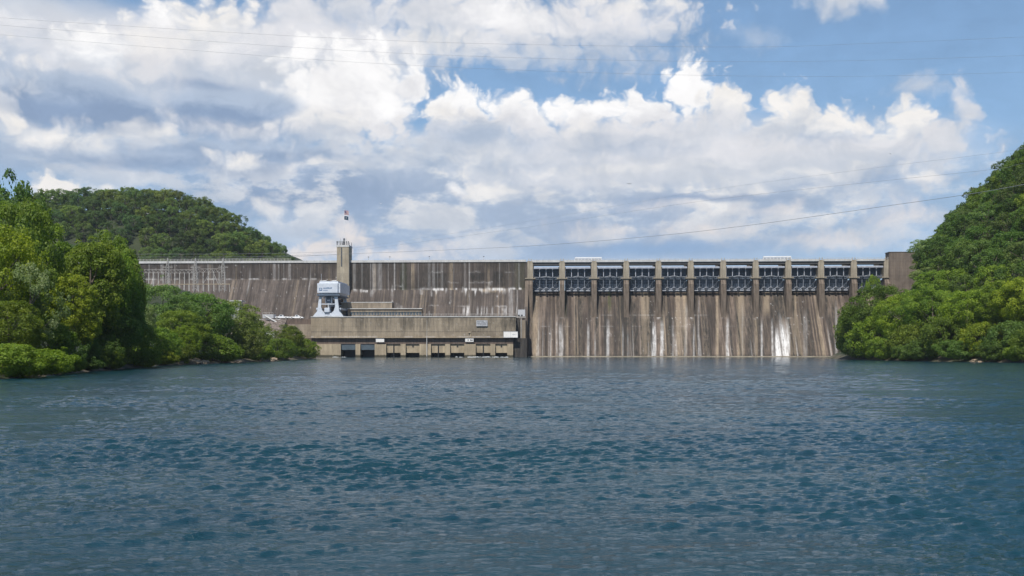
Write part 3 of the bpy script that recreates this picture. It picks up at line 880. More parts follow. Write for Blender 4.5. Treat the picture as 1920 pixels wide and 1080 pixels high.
# ------------------------------------------------------------------ tower on the crest
tv = -3.0
ta, tb = U(631.5, tv), U(654, tv)
tz = Z(640, 463, tv)
tower = thing('tower', 'slender square concrete tower with a lookout top and flagpole rising above the dam crest', 'tower', ((ta + tb) / 2, tv, 20.0))
MB().box(ta, tb, tv, 4.0, 20.0, tz).build('shaft', M_TOWER, tower, bevel=0.12)
xs = U(640.5, tv)
MB().box(xs - .28, xs + .28, tv - .06, tv - .003, Z(640, 500, tv), tz - .3).build('slot_window', M_DARKSTEEL, tower)
z2 = Z(640, 459.5, tv)
MB().box(ta - .15, tb + .15, tv - .15, 4.15, tz + .003, z2).build('parapet', M_PALE, tower)
z3 = Z(640, 452.3, tv)
for i in range(7):
    x = ta + .15 + (tb - ta - .3) * i / 6.0
    w = .38 if i == 0 else .16
    MB().box(x - w / 2, x + w / 2, tv, tv + .25, z2 + .003, z3).box(x - w / 2 - .12, x + w / 2 + .12, tv - .03, tv + .28, z3 - .5, z3 - .1).box(x - .1, x + .1, 3.6, 3.85, z2 + .003, z3).build('railing_post', M_DARKSTEEL, tower)
MB().box(ta, tb, tv + .05, tv + .2, z3 + .003, z3 + .18).box(ta, tb, 3.65, 3.8, z3 + .003, z3 + .18).build('top_rail', M_PALE, tower)
MB().box(U(644, 0), U(646.5, 0), -.4, .4, z2, Z(640, 447, 0)).build('roof_hatch', M_DARKSTEEL, tower)
for x in (638.5, 649):
    MB().tube([(U(x, 0), 0, z2), (U(x, 0), 0, Z(x, 446, 0))], .07, 5).build('antenna', M_GALV, tower)
pu = U(645.2, 1.0)
pole_top = Z(645, 392, 1.0)
MB().tube([(pu, 1.0, z2), (pu, 1.0, pole_top)], .075, 6, .045).build('flagpole', M_WHITE, tower)

def flag_grid(name, x0, w, z0, h, mat, parent, y0=0, ph=0.0, v=1.0, nx=14):
    me_v, me_f = [], []
    for s_ in (0, 1):
        for j in range(2):
            for i in range(nx + 1):
                t = i / nx
                vv = v + 0.28 * math.sin(t * 5.0 + ph) * t + (0.02 if s_ else 0)
                me_v.append((x0 + w * t, vv, z0 + h * j - 0.35 * t * t))
    n = nx + 1
    for i in range(nx):
        me_f += [(i, i + 1, n + i + 1, n + i), (2 * n + i, 3 * n + i, 3 * n + i + 1, 2 * n + i + 1), (i, 2 * n + i, 2 * n + i + 1, i + 1), (n + i, n + i + 1, 3 * n + i + 1, 3 * n + i)]
    me_f += [(0, n, 3 * n, 2 * n), (nx, 2 * n + nx, 3 * n + nx, n + nx)]
    return MB().add(me_v, me_f).build(name, mat, parent)

fz = Z(645, 402.5, 1.0); fh = Z(645, 394.5, 1.0) - fz; fw = 2.1
fl = thing('striped_flag', 'flag with red and white stripes and a blue corner flying above the tower', 'flag', (pu + .08, 1.0, fz))
for i in range(13):
    flag_grid('stripe', pu + .08, fw, fz + fh * i / 13, fh / 13, M_REDFLAG if i % 2 == 0 else M_WHITEFLAG, fl)
cn = flag_grid('canton', pu + .08, fw * .42, fz + fh * 6 / 13, fh * 7 / 13, M_BLUEFLAG, fl, v=0.96, nx=6)
m = MB()
for r_i in range(5):
    for c_i in range(6):
        xx = pu + .08 + fw * .42 * (c_i + .6) / 6.4; zz = fz + fh * (6 / 13 + 7 / 13 * (r_i + .5) / 5)
        m.box(xx - .025, xx + .025, .84, .86, zz - .025, zz + .025)
m.build('star', M_WHITEFLAG, cn)
fz2 = Z(645, 412, 1.0)
f2 = flag_grid('navy_flag', pu + .08, 1.75, fz2, Z(645, 405, 1.0) - fz2, M_TEALFLAG, None, ph=.8) if False else None
t2 = thing('dark_flag', 'plain looking dark navy flag flying below the striped flag on the tower pole', 'flag', (pu + .08, 1.0, fz2))
ff = flag_grid('cloth', pu + .08, 1.9, fz2, Z(645, 405, 1.0) - fz2, M_TEALFLAG, t2, ph=.8)
MB().box(pu + .75, pu + 1.15, .86, .9, fz2 + .55, fz2 + 1.0).build('emblem', M_GALV, ff)

# ------------------------------------------------------------------ powerhouse
FV = -31.0
hz = lambda y, v=FV: Z(780, y, v)
hu = lambda x, v=FV: U(x, v)
house = thing('powerhouse', 'low tan concrete powerhouse with a row of dark draft tube openings at the waterline', 'powerhouse', (hu(780), FV, 0))

def house_stain(px, py, u, v, z):
    lgt = np.zeros_like(u); drk = np.zeros_like(u); tan = np.zeros_like(u); mos = np.zeros_like(u)
    ju = u + .3 * (n2(u, z, 2, 5) - .5)
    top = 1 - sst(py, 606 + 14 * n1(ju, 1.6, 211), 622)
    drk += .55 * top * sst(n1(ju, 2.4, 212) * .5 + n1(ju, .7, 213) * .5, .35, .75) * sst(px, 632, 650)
    drk += .35 * sst(px, 840, 900) * sst(n2(u, z, 6, 214), .3, .6)
    ochre = bars(px, 606, 52, 6) * (1 - sst(py, 611, 626))
    tan += .25 * sst(py, 616, 624) * sst(n2(u, z, 5, 215), .35, .6)
    mos += .10 * ochre * (.6 + .6 * n1(ju, 1.5, 216))
    lgt += .4 * bars(py, 631.5, 2.2, 1.2) * sst(n1(u, 3, 217), .3, .5)
    lgt += .3 * sst(n2(u, z * 1.5, .7, 218), .9, .97)
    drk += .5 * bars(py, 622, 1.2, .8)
    tan += .55 * ochre
    return np.clip(lgt, 0, 1), np.clip(drk, 0, .85), np.clip(tan, 0, .8), np.clip(mos, 0, 1)

xa, xb = hu(583), hu(967)
prof = [(-9.0, hz(633)), (-9.0, hz(594.5))] + line((FV, hz(594.5)), (FV, hz(633)), 0.35) + [(FV, hz(633))]
loft('upper_wall', prof, np.linspace(xa, xb, 330), M_HOUSE, house, house_stain)
MB().box(xa + .01, hu(962), FV + .75, -9.0, hz(645), hz(633) - .003).build('beam_band', M_BAND, house)
MB().box(xa - .1, hu(966), FV - .55, FV + .7, hz(633.6), hz(633.0) - .004).build('walkway_ledge', M_BAY, house)
solid = [(583, 639), (666.5, 675.5), (702.5, 724), (751, 760.5), (786.5, 808), (834.5, 844), (870.5, 892), (919.5, 928.5), (951, 962)]
for x0_, x1_ in solid:
    MB().box(hu(x0_), hu(x1_), FV, FV + 7.0, -2.0, hz(645) - .003).build('bay_pier', M_BAY, house)
for i, (x0_, x1_) in enumerate([(solid[k][1], solid[k + 1][0]) for k in range(8)]):
    a, b = hu(x0_) + .01, hu(x1_) - .01
    if i < 2:
        MB().box(a, b, FV + 1.0, FV + 1.5, hz(656, FV + 1), hz(645) - .01).build('stoplog_gate', M_STOPLOG, house)
    else:
        MB().box(a, b, FV + 1.3, FV + 1.8, hz(661.5, FV + 2), hz(645) - .01).build('breast_wall', M_BAY, house)
        xm = (a + b) / 2
        if i % 2 == 0:
            MB().box(xm - .22, xm + .22, FV + .95, FV + 1.28, -.5, hz(646)).build('drain_pipe', M_VOID, house)
        else:
            MB().box(xm - .3, xm + .3, FV + 1.0, FV + 1.29, hz(650), hz(647.5)).build('wall_bracket', M_VOID, house)
    MB().box(a, b, FV + 6.0, FV + 6.5, -2.0, hz(645) - .01).build('opening_shade_wall', M_VOID, house)  # back wall coloured black to stand for the unlit depth inside
# the dark set-back return wall and stair well at the right end
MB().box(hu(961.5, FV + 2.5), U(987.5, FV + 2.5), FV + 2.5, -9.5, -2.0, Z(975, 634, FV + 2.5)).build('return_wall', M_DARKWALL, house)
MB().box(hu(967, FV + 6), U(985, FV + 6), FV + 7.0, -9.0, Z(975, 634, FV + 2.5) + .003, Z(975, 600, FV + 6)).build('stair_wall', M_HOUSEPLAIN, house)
m = MB()
m.box(U(969, FV + 6.5), U(975, FV + 6.5), FV + 6.4, FV + 6.98, Z(972, 634, FV + 6), Z(972, 599, FV + 6)); m.build('cable_riser', M_DARKWALL, house)
MB().box(U(976.5, FV + 6.5), U(977.8, FV + 6.5), FV + 6.3, FV + 6.9, Z(972, 634, FV + 6), Z(972, 597, FV + 6)).build('cable_riser', M_GALV, house)
# deck edge: pale kerb and handrail
MB().box(xa, xb, FV - .2, FV + .45, hz(594.5) + .003, hz(593.0)).build('deck_kerb', M_PALE, house)
m = MB(); k = hu(660)
while k < xb:
    m.box(k, k + .09, FV + .05, FV + .14, hz(593.0) + .003, hz(588.6)); k += 2.1
for y in (588.6, 590.6):
    m.box(hu(660), xb, FV + .06, FV + .13, hz(y) - .04, hz(y) + .04)
m.build('deck_handrail', M_GALV, house)
# low galleries against the foot of the dam
gv = -13.5
MB().box(U(640, gv), U(735, gv), gv, -8.5, hz(594.5) + .004, Z(690, 567.5, gv)).build('gallery_block', M_HOUSEPLAIN, house)
MB().box(U(640, gv) - .1, U(735, gv) + .1, gv - .12, -8.6, Z(690, 567.5, gv) + .003, Z(690, 566.3, gv)).build('gallery_coping', M_PALE, house)
MB().box(U(586, gv), U(612, gv), gv, -8.7, hz(594.5) + .004, Z(600, 567.5, gv)).build('gallery_block', M_BLOCK, house)
gv = -18.0
MB().box(U(652, gv), U(790.5, gv), gv, gv + 4.0, hz(594.5) + .004, Z(720, 579.5, gv)).build('service_gallery', M_HOUSEPLAIN, house)
MB().box(U(652, gv) - .2, U(790.5, gv) + .2, gv - .5, gv + 4.1, Z(720, 579.5, gv) + .003, Z(720, 578, gv)).build('gallery_roof', M_PALE, house)
w0 = 657.0
while w0 < 788:
    MB().box(U(w0, gv), U(w0 + 4.2, gv), gv - .05, gv - .003, Z(720, 591, gv), Z(720, 586, gv)).build('window', M_GLASS, house); w0 += 5.6
MB().box(U(655, gv), U(790, gv), gv - .12, gv - .06, Z(720, 585.6, gv), Z(720, 584.8, gv)).build('window_rail', M_STOPLOG, house)
# white drain pipe down the front, and the lamp near the third sign
MB().tube([(hu(800.5), FV - .35, .3), (hu(800.5), FV - .35, hz(632))], .17, 6).tube([(hu(800.5), FV - .12, hz(632)), (hu(800.5), FV - .12, hz(600))], .06, 5).build('downpipe', M_PALE, house)
MB().box(hu(878.5), hu(883), FV - .5, FV - .02, hz(624.5), hz(622)).box(hu(881.5), hu(883.3), FV - .3, FV - .02, hz(632), hz(624.4)).build('pipe_bracket', M_BAY, house)

# sign boards; the far lettering can only be read as rows of dark strokes
def glyph_rows(rows, ua, ub, z0, z1, v, rng, mat, parent, fill=.6):
    m = MB(); h = (z1 - z0) / rows
    for r_ in range(rows):
        zc = z1 - (r_ + .5) * h
        x = ua
        while x < ub:
            w = rng.uniform(.5, .9) * h * .5
            if rng.random() < .84:
                m.box(x, min(x + w * .8, ub), v - .03, v - .003, zc - h * fill / 2, zc + h * fill / 2 * rng.choice((1, 1, .6)))
            x += w
    return m.build('lettering', mat, parent)

rg = random.Random(3)
for (x0_, x1_, y0_, y1_, v, mat, rows, lab) in (
        (893, 914, 600.5, 611.5, FV - .5, M_SIGNGREY, 4, 'grey framed sign board with rows of small lettering below the powerhouse deck edge'),
        (944, 971, 621.5, 633, FV - .62, M_SIGN, 0, 'wide blank white board at the right end of the powerhouse wall'),
        (872, 888, 634.5, 641, FV - .6, M_SIGN, 1, 'small white sign with two dark words over a powerhouse bay pier'),
        (704.5, 720.5, 635, 641.5, FV - .6, M_SIGN, 0, 'small plain white sign on the dark band left of the white pipe')):
    a, b, z0_, z1_ = U(x0_, v), U(x1_, v), Z(x0_, y1_, v), Z(x0_, y0_, v)
    t = thing('wall_sign', lab, 'sign', ((a + b) / 2, v, z0_))
    MB().box(a, b, v, v + .1, z0_, z1_).build('board', mat, t)
    m = MB()
    for q in (a, b - .1):
        m.box(q, q + .1, v - .04, v - .002, z0_, z1_)
    m.box(a + .1, b - .1, v - .04, v - .002, z0_, z0_ + .1).box(a + .1, b - .1, v - .04, v - .002, z1_ - .1, z1_)
    m.build('frame', M_RIB, t)
    MB().box(a + .5, a + .8, v + .1, FV + .75, z0_ + .3, z0_ + .6).build('bracket', M_DARKSTEEL, t)
    MB().box(b - .8, b - .5, v + .1, FV + .75, z0_ + .3, z0_ + .6).build('bracket', M_DARKSTEEL, t)
    if rows == 4:
        glyph_rows(4, a + .35, b - .35, z0_ + .3, z1_ - .25, v, rg, M_INK, t, .5)
    elif rows == 1:
        w = b - a
        glyph_rows(1, a + w * .12, a + w * .42, z0_ + .3, z1_ - .3, v, rg, M_INK, t, .8)
        glyph_rows(1, a + w * .60, a + w * .9, z0_ + .3, z1_ - .3, v, rg, M_INK, t, .8)
    elif x0_ > 900:
        glyph_rows(1, a + (b - a) * .62, a + (b - a) * .9, z0_ + 1.1, z0_ + 1.5, v, rg, M_SIGNGREY, t, .8)
        MB().box((a + b) / 2 - .05, (a + b) / 2 + .05, v - .03, v - .003, z0_ + .1, z1_ - .1).build('seam', M_SIGNGREY, t)

# grey equipment cabinet hung at the corner
cv = -19.0
ca, cb = U(971, cv), U(984.5, cv)
t = thing('equipment_cabinet', 'pale grey metal cabinet with a platform at the right corner of the powerhouse deck', 'cabinet', ((ca + cb) / 2, cv, Z(975, 601, cv)))
MB().box(ca, cb, cv, cv + 3, Z(975, 593, cv), Z(975, 580.5, cv)).build('housing', M_SIGNGREY, t, bevel=.06)
for x in (971.5, 977):
    MB().box(U(x, cv), U(x + 3, cv), cv - .05, cv - .003, Z(975, 593, cv), Z(975, 590, cv)).build('vent', M_VOID, t)
MB().box(ca - 1.6, cb + .3, cv - 1.2, cv + 3.2, Z(975, 595.5, cv), Z(975, 593.8, cv)).build('platform', M_GALV, t)
MB().bar((ca, cv - .8, Z(975, 595.5, cv)), (ca + .9, cv, Z(975, 601, cv)), .2).build('brace', M_DARKSTEEL, t)
MB().bar((cb - .5, cv - .8, Z(975, 595.5, cv)), (cb - .9, cv, Z(975, 601, cv)), .2).build('brace', M_DARKSTEEL, t)

# ------------------------------------------------------------------ gantry crane on the powerhouse deck
V0, V1 = -29.6, -11.0                 # front and back leg frames
cx = lambda x, v=V0: U(x, v)
cz = lambda y, v=V0: Z(615, y, v)
dz0 = hz(594.5) + .004
crane = thing('gantry_crane', 'tall pale blue grey gantry crane with a boxy hood standing on the powerhouse deck', 'gantry crane', (cx(615), -19, dz0))

def leg_frame(v0, v1, x_of):
    P = lambda x, y: (x_of(x), Z(615, y, V0))
    m = MB()
    m.prism([P(586, 594.3), P(590, 588.5), P(594.5, 584), P(599, 553), P(604.5, 553), P(602.5, 560), P(601.8, 575), P(604, 582), P(608.5, 587), P(608.5, 594.3)], v0, v1)
    m.prism([P(644, 594.3), P(640.5, 588.5), P(636, 584), P(632, 553), P(625.5, 553), P(627.5, 560), P(628.2, 575), P(626, 582), P(621.5, 587), P(621.5, 594.3)], v0, v1)
    m.prism([P(608.5, 592.5), P(608.5, 587), P(621.5, 587), P(621.5, 592.5)], v0 + .004, v1 - .004)
    m.prism([P(602.4, 557.5), P(604.5, 553), P(625.5, 553), P(627.6, 557.5), P(622, 555), P(608, 555)], v0 + .005, v1 - .005)
    return m
for (va, vb) in ((V0, V0 + 1.1), (V1 - 1.1, V1)):
    lf = leg_frame(va, vb, lambda x: cx(x)).build('leg_frame', M_CRANE, crane)
    MB().box(cx(601.9), cx(628.1), va - .25, vb + .1, cz(571), cz(569.3)).build('cross_beam', M_CRANE, lf)
    for x in (589, 597, 633, 641):
        MB().tube([(cx(x), va + .2, dz0 + .42), (cx(x), vb - .2, dz0 + .42)], .41, 12).build('wheel', M_DARKSTEEL, lf)
for x, s_ in ((594, 1), (636, -1)):
    a = cx(x)
    MB().box(a - .5, a + .5, V0 + 1.105, V1 - 1.105, cz(580.5), cz(577)).build('side_beam', M_CRANE, crane)
    MB().bar((a, V0 + 1.1, cz(579)), (a, V0 + 5.5, cz(592)), .5).box(a - .35, a + .35, V0 + 1.11, V0 + 3.4, dz0 + .9, cz(581)).build('side_brace', M_CRANEDARK, crane)
    MB().bar((a, V1 - 1.1, cz(579)), (a, V1 - 5.5, cz(592)), .5).box(a - .35, a + .35, V1 - 3.4, V1 - 1.11, dz0 + .9, cz(581)).build('side_brace', M_CRANEDARK, crane)
    MB().box(a - .45, a + .45, V0 + 1.11, V1 - 1.11, dz0 + .2, dz0 + 1.0).build('sill_beam', M_CRANE, crane)
ha, hb, h0, h1 = cx(594, V0 - 1), cx(637, V0 - 1), cz(553), cz(527.3)
hood = MB().box(ha, hb, V0 - 1.0, V1 + 1.2, h0, h1).build('hood', M_CRANE, crane, bevel=.9)
MB().box(ha + .02, hb - .02, V0 - 1.03, V0 - .6, h0 - .35, h0 + .25).box(ha + .5, hb - .5, V0 - .55, V1 + .9, h0 - .55, h0 - .005).build('hood_skirt', M_CRANEDARK, crane)
m = MB()
m.box(cx(599.5), cx(605), V0 - 1.04, V0 - .995, cz(541), cz(540.1)).box(cx(599.5), cx(605), V0 - 1.04, V0 - .995, cz(545.2), cz(543.4)).box(cx(599.5), cx(600.3), V0 - 1.04, V0 - .995, cz(543.4), cz(541.002)).box(cx(604), cx(605), V0 - 1.04, V0 - .995, cz(543.4), cz(541.002))
m.build('emblem', M_BLUEINK, hood)
lt = MB(); rg = random.Random(9)
for (xa_, xb_, y0_, y1_) in ((607.2, 623.2, 541.7, 539.0), (607.2, 615.5, 545.2, 543.0)):
    x = xa_
    while x < xb_:
        w = rg.uniform(.9, 1.5)
        up = rg.choice((0, 0, .9))
        lt.box(cx(x), cx(x + w * .72), V0 - 1.03, V0 - .995, cz(y0_), cz(y1_ + .8 - up))
        x += w
lt.build('lettering', M_BLUEINK, hood)
m = MB()
m.box(cx(609), cx(621), V0 + 1.5, V0 + 4.5, cz(567.5), cz(555.5)); m.build('hoist_drum', M_CRANEDARK, crane)
m = MB()
for (xa_, xb_, ya_, yb_) in ((608.5, 621.5, 554.6, 553.2), (612, 617.5, 563.5, 561.8), (608.5, 610, 568, 554), (620, 621.5, 568, 554), (604.5, 607, 559.5, 558), (622.5, 625, 561, 559)):
    m.box(cx(xa_), cx(xb_), V0 + 1.2, V0 + 1.45, cz(ya_), cz(yb_))
m.build('hoist_frame', M_CRANE, crane)
MB().box(cx(608.3), cx(618), V0 - .35, V0 + 1.6, cz(585.3), cz(577)).build('operator_cab', M_CRANE, crane, bevel=.12)
MB().box(cx(608.6), cx(617.7), V0 - .4, V0 + 1.3, cz(587.2), cz(585.6)).build('cab_floor', M_CRANEDARK, crane)
for a_, b_ in ((597, 609), (619, 628)):
    m = MB(); m.bar((cx(a_), V0 + 3, h1 + .25), (cx(b_), V0 + 3, h1 + .35), .35)
    m.box(cx((a_ + b_) / 2) - .2, cx((a_ + b_) / 2) + .2, V0 + 2.9, V0 + 3.3, h1 - .05, h1 + .3)
    m.build('roof_rail', M_PALE, crane)
MB().bar((cx(600.5), V0 + 2, h1), (cx(600.5), V0 + 2, h1 + 3.3), .12).build('lightning_rod', M_RIB, crane)

# ------------------------------------------------------------------ yard left of the powerhouse
yv = -21.0
wall = thing('retaining_wall', 'stepped tan and brown retaining wall left of the powerhouse', 'wall', (U(550, yv), yv, 0))
ya_, yb_ = U(480, yv), xa - .012
MB().box(U(527, yv), yb_, yv, yv + .9, Z(550, 608.5, yv) - .5, Z(550, 598.2, yv)).build('upper_wall', M_BAND, wall)
MB().box(ya_, yb_, yv - 3.2, yv - .004, -2.0, Z(550, 608, yv - 3)).build('lower_wall', M_HOUSEPLAIN, wall)
MB().box(ya_, yb_, yv - 3.9, yv - 3.205, 3.2, Z(550, 634, yv - 3)).build('beam_band', M_BAND, wall)
MB().box(ya_, yb_, yv - 4.4, yv - 3.91, -2, 3.0).build('footing', M_BAY, wall)
yz = Z(550, 598.2, yv)
yard = MB().box(U(430, -9), xa - .02, yv + .904, -7.5, -2.0, yz).build('yard_pavement', M_PALE)
props(yard, kind='structure')

def pickup(xl, xr, v, face, label):
    """white pickup seen from the side, cab towards `face` end"""
    a, b = U(xl, v), U(xr, v); n = b - a; s_ = n / 5.8
    base = ((a + b) / 2, v, yz)
    t = thing('pickup_truck', label, 'pickup truck', base, 'white trucks parked in the yard')
    X = lambda f: (a + f * n) if face > 0 else (b - f * n)
    z = lambda h: yz + h * s_
    lower = [(X(0), z(.55)), (X(0), z(1.05)), (X(.38), z(1.08)), (X(.40), z(1.1)), (X(.70), z(1.12)), (X(.97), z(.98)), (X(1), z(.8)), (X(1), z(.5))]
    MB().prism(lower, v, v + 2.0).build('body', M_WHITE, t, bevel=.06)
    cab = [(X(.40), z(1.12)), (X(.43), z(1.75)), (X(.60), z(1.8)), (X(.72), z(1.13))]
    c = MB().prism(cab, v + .12, v + 1.88).build('cab', M_WHITE, t, bevel=.05)
    win = [(X(.45), z(1.2)), (X(.46), z(1.65)), (X(.59), z(1.7)), (X(.67), z(1.2))]
    MB().prism(win, v + .09, v + .118).build('window', M_GLASS, c)
    for f in (.18, .82):
        w_ = MB().tube([(X(f), v - .05, z(.42)), (X(f), v + .3, z(.42))], .42 * s_, 14).build('wheel', M_TYRE, t)
        MB().tube([(X(f), v - .07, z(.42)), (X(f), v - .045, z(.42))], .2 * s_, 10).build('rim', M_GALV, w_)
        MB().tube([(X(f), v + 1.7, z(.42)), (X(f), v + 2.05, z(.42))], .42 * s_, 14).build('wheel', M_TYRE, t)
    MB().box(X(.985), X(1.01), v + .1, v + .5, z(.75), z(.92)).build('headlight', M_GLASS, t)
pickup(514.5, 541, yv + 2.2, -1, 'white pickup truck parked in the yard, the left of two')
pickup(542.5, 568, yv + 2.6, 1, 'white pickup truck parked in the yard nearer the crane')

# grey platform, sloping railing and riprap slope at the left end of the yard
pv = -20.5
pf = thing('grey_platform', 'small grey steel platform at the top of the stony slope', 'platform', (U(502, pv), pv, yz))
MB().box(U(492, pv), U(513, pv), pv, pv + 4, Z(500, 596.5, pv), Z(500, 589.5, pv)).build('deck_box', M_SIGNGREY, pf)
m = MB()
for x in (492.3, 499, 505.5, 512.3):
    m.box(U(x, pv), U(x, pv) + .1, pv - .1, pv - .003, Z(500, 596.5, pv), Z(500, 586.5, pv))
m.box(U(492.3, pv), U(512.7, pv), pv - .1, pv - .003, Z(500, 586.5, pv), Z(500, 586.1, pv)); m.build('railing', M_GALV, pf)
rv = -26.0
rl = thing('stair_railing', 'pale concrete stair flank running down the stony slope from the yard', 'stair', (U(515, rv), rv, Z(515, 605, rv)))
MB().bar((U(497, rv), rv, Z(497, 592.5, rv)), (U(536, rv), rv, Z(536, 614, rv)), .55).build('stringer', M_PALE, rl)
m = MB()
for i in range(7):
    x = 499 + i * 6; y = 592.5 + (x - 497) * 21.5 / 39
    m.box(U(x, rv), U(x, rv) + .1, rv, rv + .1, Z(x, y, rv), Z(x, y - 4.5, rv))
m.build('post', M_GALV, rl)
bv = -34.0
wb = thing('white_shed', 'low white walled shed half hidden behind the shoreline bushes', 'shed', (U(500, bv), bv, 4.0))
MB().box(U(486, bv), U(515, bv), bv, bv + 4, 2.0, Z(500, 622.5, bv)).build('wall', M_WHITE, wb)
MB().box(U(485, bv), U(516, bv), bv - .3, bv + 4.3, Z(500, 622.5, bv) + .003, Z(500, 621, bv)).build('roof', M_PALE, wb)
MB().box(U(490, bv), U(495, bv), bv - .05, bv - .003, 3.0, Z(500, 626, bv)).build('door', M_GIRDER, wb)

# ------------------------------------------------------------------ switchyard on the left terrace
sv = -24.0
for (x, ytop, lab) in ((314.5, 484, 'slim grey lattice tower in the switchyard, nearest the left trees'), (366.5, 484, 'slim grey lattice tower in the middle of the switchyard'),
                       (418.5, 484, 'slim grey lattice tower at the right end of the switchyard')):
    ucx = U(x, sv); zb0 = Z(x, 545, sv); zt0 = Z(x, ytop, sv)
    t = thing('lattice_tower', lab, 'lattice tower', (ucx, sv, zb0), 'switchyard lattice towers')
    br = MB(); H = zt0 - zb0
    wd = lambda f: .95 * (1 - .45 * min(f / .75, 1)) if f < .75 else .52 * (1 - (f - .75) / .25) + .02
    for sx, sy in ((-1, -1), (1, -1), (1, 1), (-1, 1)):
        MB().tube([(ucx + sx * wd(f), sv + sy * wd(f), zb0 + H * f) for f in (0, .25, .5, .75, 1)], .085, 4).build('leg', M_GALV, t)
    nb = 11
    for i in range(nb):
        f0_, f1_ = i / nb * .9, (i + 1) / nb * .9
        for (sx, sy, tx, ty) in ((-1, -1, 1, -1), (1, -1, 1, 1), (1, 1, -1, 1), (-1, 1, -1, -1)):
            br.bar((ucx + sx * wd(f0_), sv + sy * wd(f0_), zb0 + H * f0_), (ucx + tx * wd(f1_), sv + ty * wd(f1_), zb0 + H * f1_), .07)
    br.build('lattice_bracing', M_GALV, t)
    MB().bar((ucx - 2.2, sv, zb0 + H * .72), (ucx + 2.2, sv, zb0 + H * .72), .18).build('crossarm', M_GALV, t)
for (xa_, xb_, yt, lab) in ((270, 315, 505, 'rusty tinted steel gantry frame at the left end of the switchyard'), (319, 364, 505.5, 'wide steel gantry frame between the left and middle lattice towers'),
                            (371, 421, 504, 'steel gantry frame with diagonal braces between the middle and right lattice towers')):
    v = sv + 3
    a, b = U(xa_, v), U(xb_, v); z1 = Z(340, yt, v); zm = Z(340, yt + 6, v); z0 = Z(340, 546, v)
    t = thing('steel_gantry', lab, 'steel gantry', ((a + b) / 2, v, z0), 'switchyard gantry frames')
    tm = MB()
    for i in range(6):
        x = a + (b - a) * i / 5
        MB().box(x - .14, x + .14, v - .14, v + .14, z0, zm - .123).build('column', M_GALV, t)
        if i < 5:
            MB().tube([(x + (b - a) / 10, v, zm - .1), (x + (b - a) / 10, v, zm - 1.2)], .13, 6).build('insulator', M_BAND, t)
    tm.box(a, b, v - .1, v + .1, z1 - .12, z1).box(a, b, v - .1, v + .1, zm - .12, zm)
    for i in range(12):
        xa2, xb2 = a + (b - a) * i / 12, a + (b - a) * (i + 1) / 12
        tm.bar((xa2, v, zm if i % 2 else z1), (xb2, v, z1 if i % 2 else zm), .09)
    tm.build('truss_beam', M_GALV, t)
    if xa_ > 360:
        MB().bar((a + 2, v - .2, z0 + 2.6), (a + 5.5, v - .2, zm - .4), .16).build('diagonal_brace', M_GALV, t)
        MB().bar((b - 2.5, v - .2, z0 + 2.6), (b - 5, v - .2, zm), .16).build('diagonal_brace', M_GALV, t)
t = thing('bus_rail', 'long cream pipe rail running along the foot of the switchyard', 'pipe rail', (U(365, sv - 2), sv - 2, Z(365, 545, sv - 2)))
MB().box(U(294, sv - 2), U(432, sv - 2), sv - 2.15, sv - 1.85, Z(365, 533.4, sv - 2), Z(365, 532.2, sv - 2)).build('pipe', M_BAY, t)
m = MB()
for i in range(15):
    x = U(296 + i * 9.6, sv - 2)
    m.box(x - .08, x + .08, sv - 2.08, sv - 1.92, Z(365, 548, sv - 2), Z(365, 533.4, sv - 2) - .002)
m.build('post', M_GALV, t)
t = thing('control_house', 'small grey flat roofed hut below the right end of the switchyard', 'hut', (U(440, sv), sv, 18))
MB().box(U(432, sv), U(450, sv), sv, sv + 4, 16.0, Z(440, 565, sv)).build('wall', M_SIGNGREY, t)
MB().box(U(430, sv), U(454, sv), sv - .4, sv + 4.4, Z(440, 565, sv) + .003, Z(440, 563, sv)).build('roof', M_PALE, t)
MB().box(U(435, sv), U(438, sv), sv - .05, sv - .003, 17, Z(440, 567, sv)).build('door', M_STOPLOG, t)

# ------------------------------------------------------------------ overhead wires
def wire(pts, r, label, group):
    """pts: (photo x, photo y, distance) knots, smoothed into a cable"""
    P = [at(*p) for p in pts]
    out = []
    for i in range(len(P) - 1):
        p0_, p1_, p2_, p3_ = P[max(i - 1, 0)], P[i], P[i + 1], P[min(i + 2, len(P) - 1)]
        for k in range(10):
            t = k / 10
            out.append(0.5 * ((2 * p1_) + (p2_ - p0_) * t + (2 * p0_ - 5 * p1_ + 4 * p2_ - p3_) * t * t + (3 * p1_ - p0_ - 3 * p2_ + p3_) * t ** 3))
    out.append(P[-1])
    mid = out[len(out) // 2]
    o = MB()
    o.tube(out, r, 5)
    ob = o.build('power_line', M_WIRE, None, mid, 'world')
    return props(ob, label, 'power line', group)

YT = 150.0
for dy, lab in ((0, 'highest of the three thin wires strung across the upper sky'), (1, 'middle one of the three thin wires across the upper sky'), (2, 'lowest of the three thin wires across the upper sky')):
    knots = (((-260, 12), (0, 33), (320, 54), (640, 72), (960, 83), (1397, 88), (1640, 81), (1920, 69), (2200, 52)),
             ((-260, 24), (0, 47), (320, 72), (640, 94), (960, 108), (1300, 115), (1580, 114), (1920, 104), (2200, 90)),
             ((-260, 42), (0, 65), (320, 91), (640, 115), (960, 131), (1300, 141), (1610, 143), (1920, 135), (2200, 122)))[dy]
    wire([(x, y, YT + 4 * dy) for x, y in knots], .016, lab, 'wires across the upper sky')

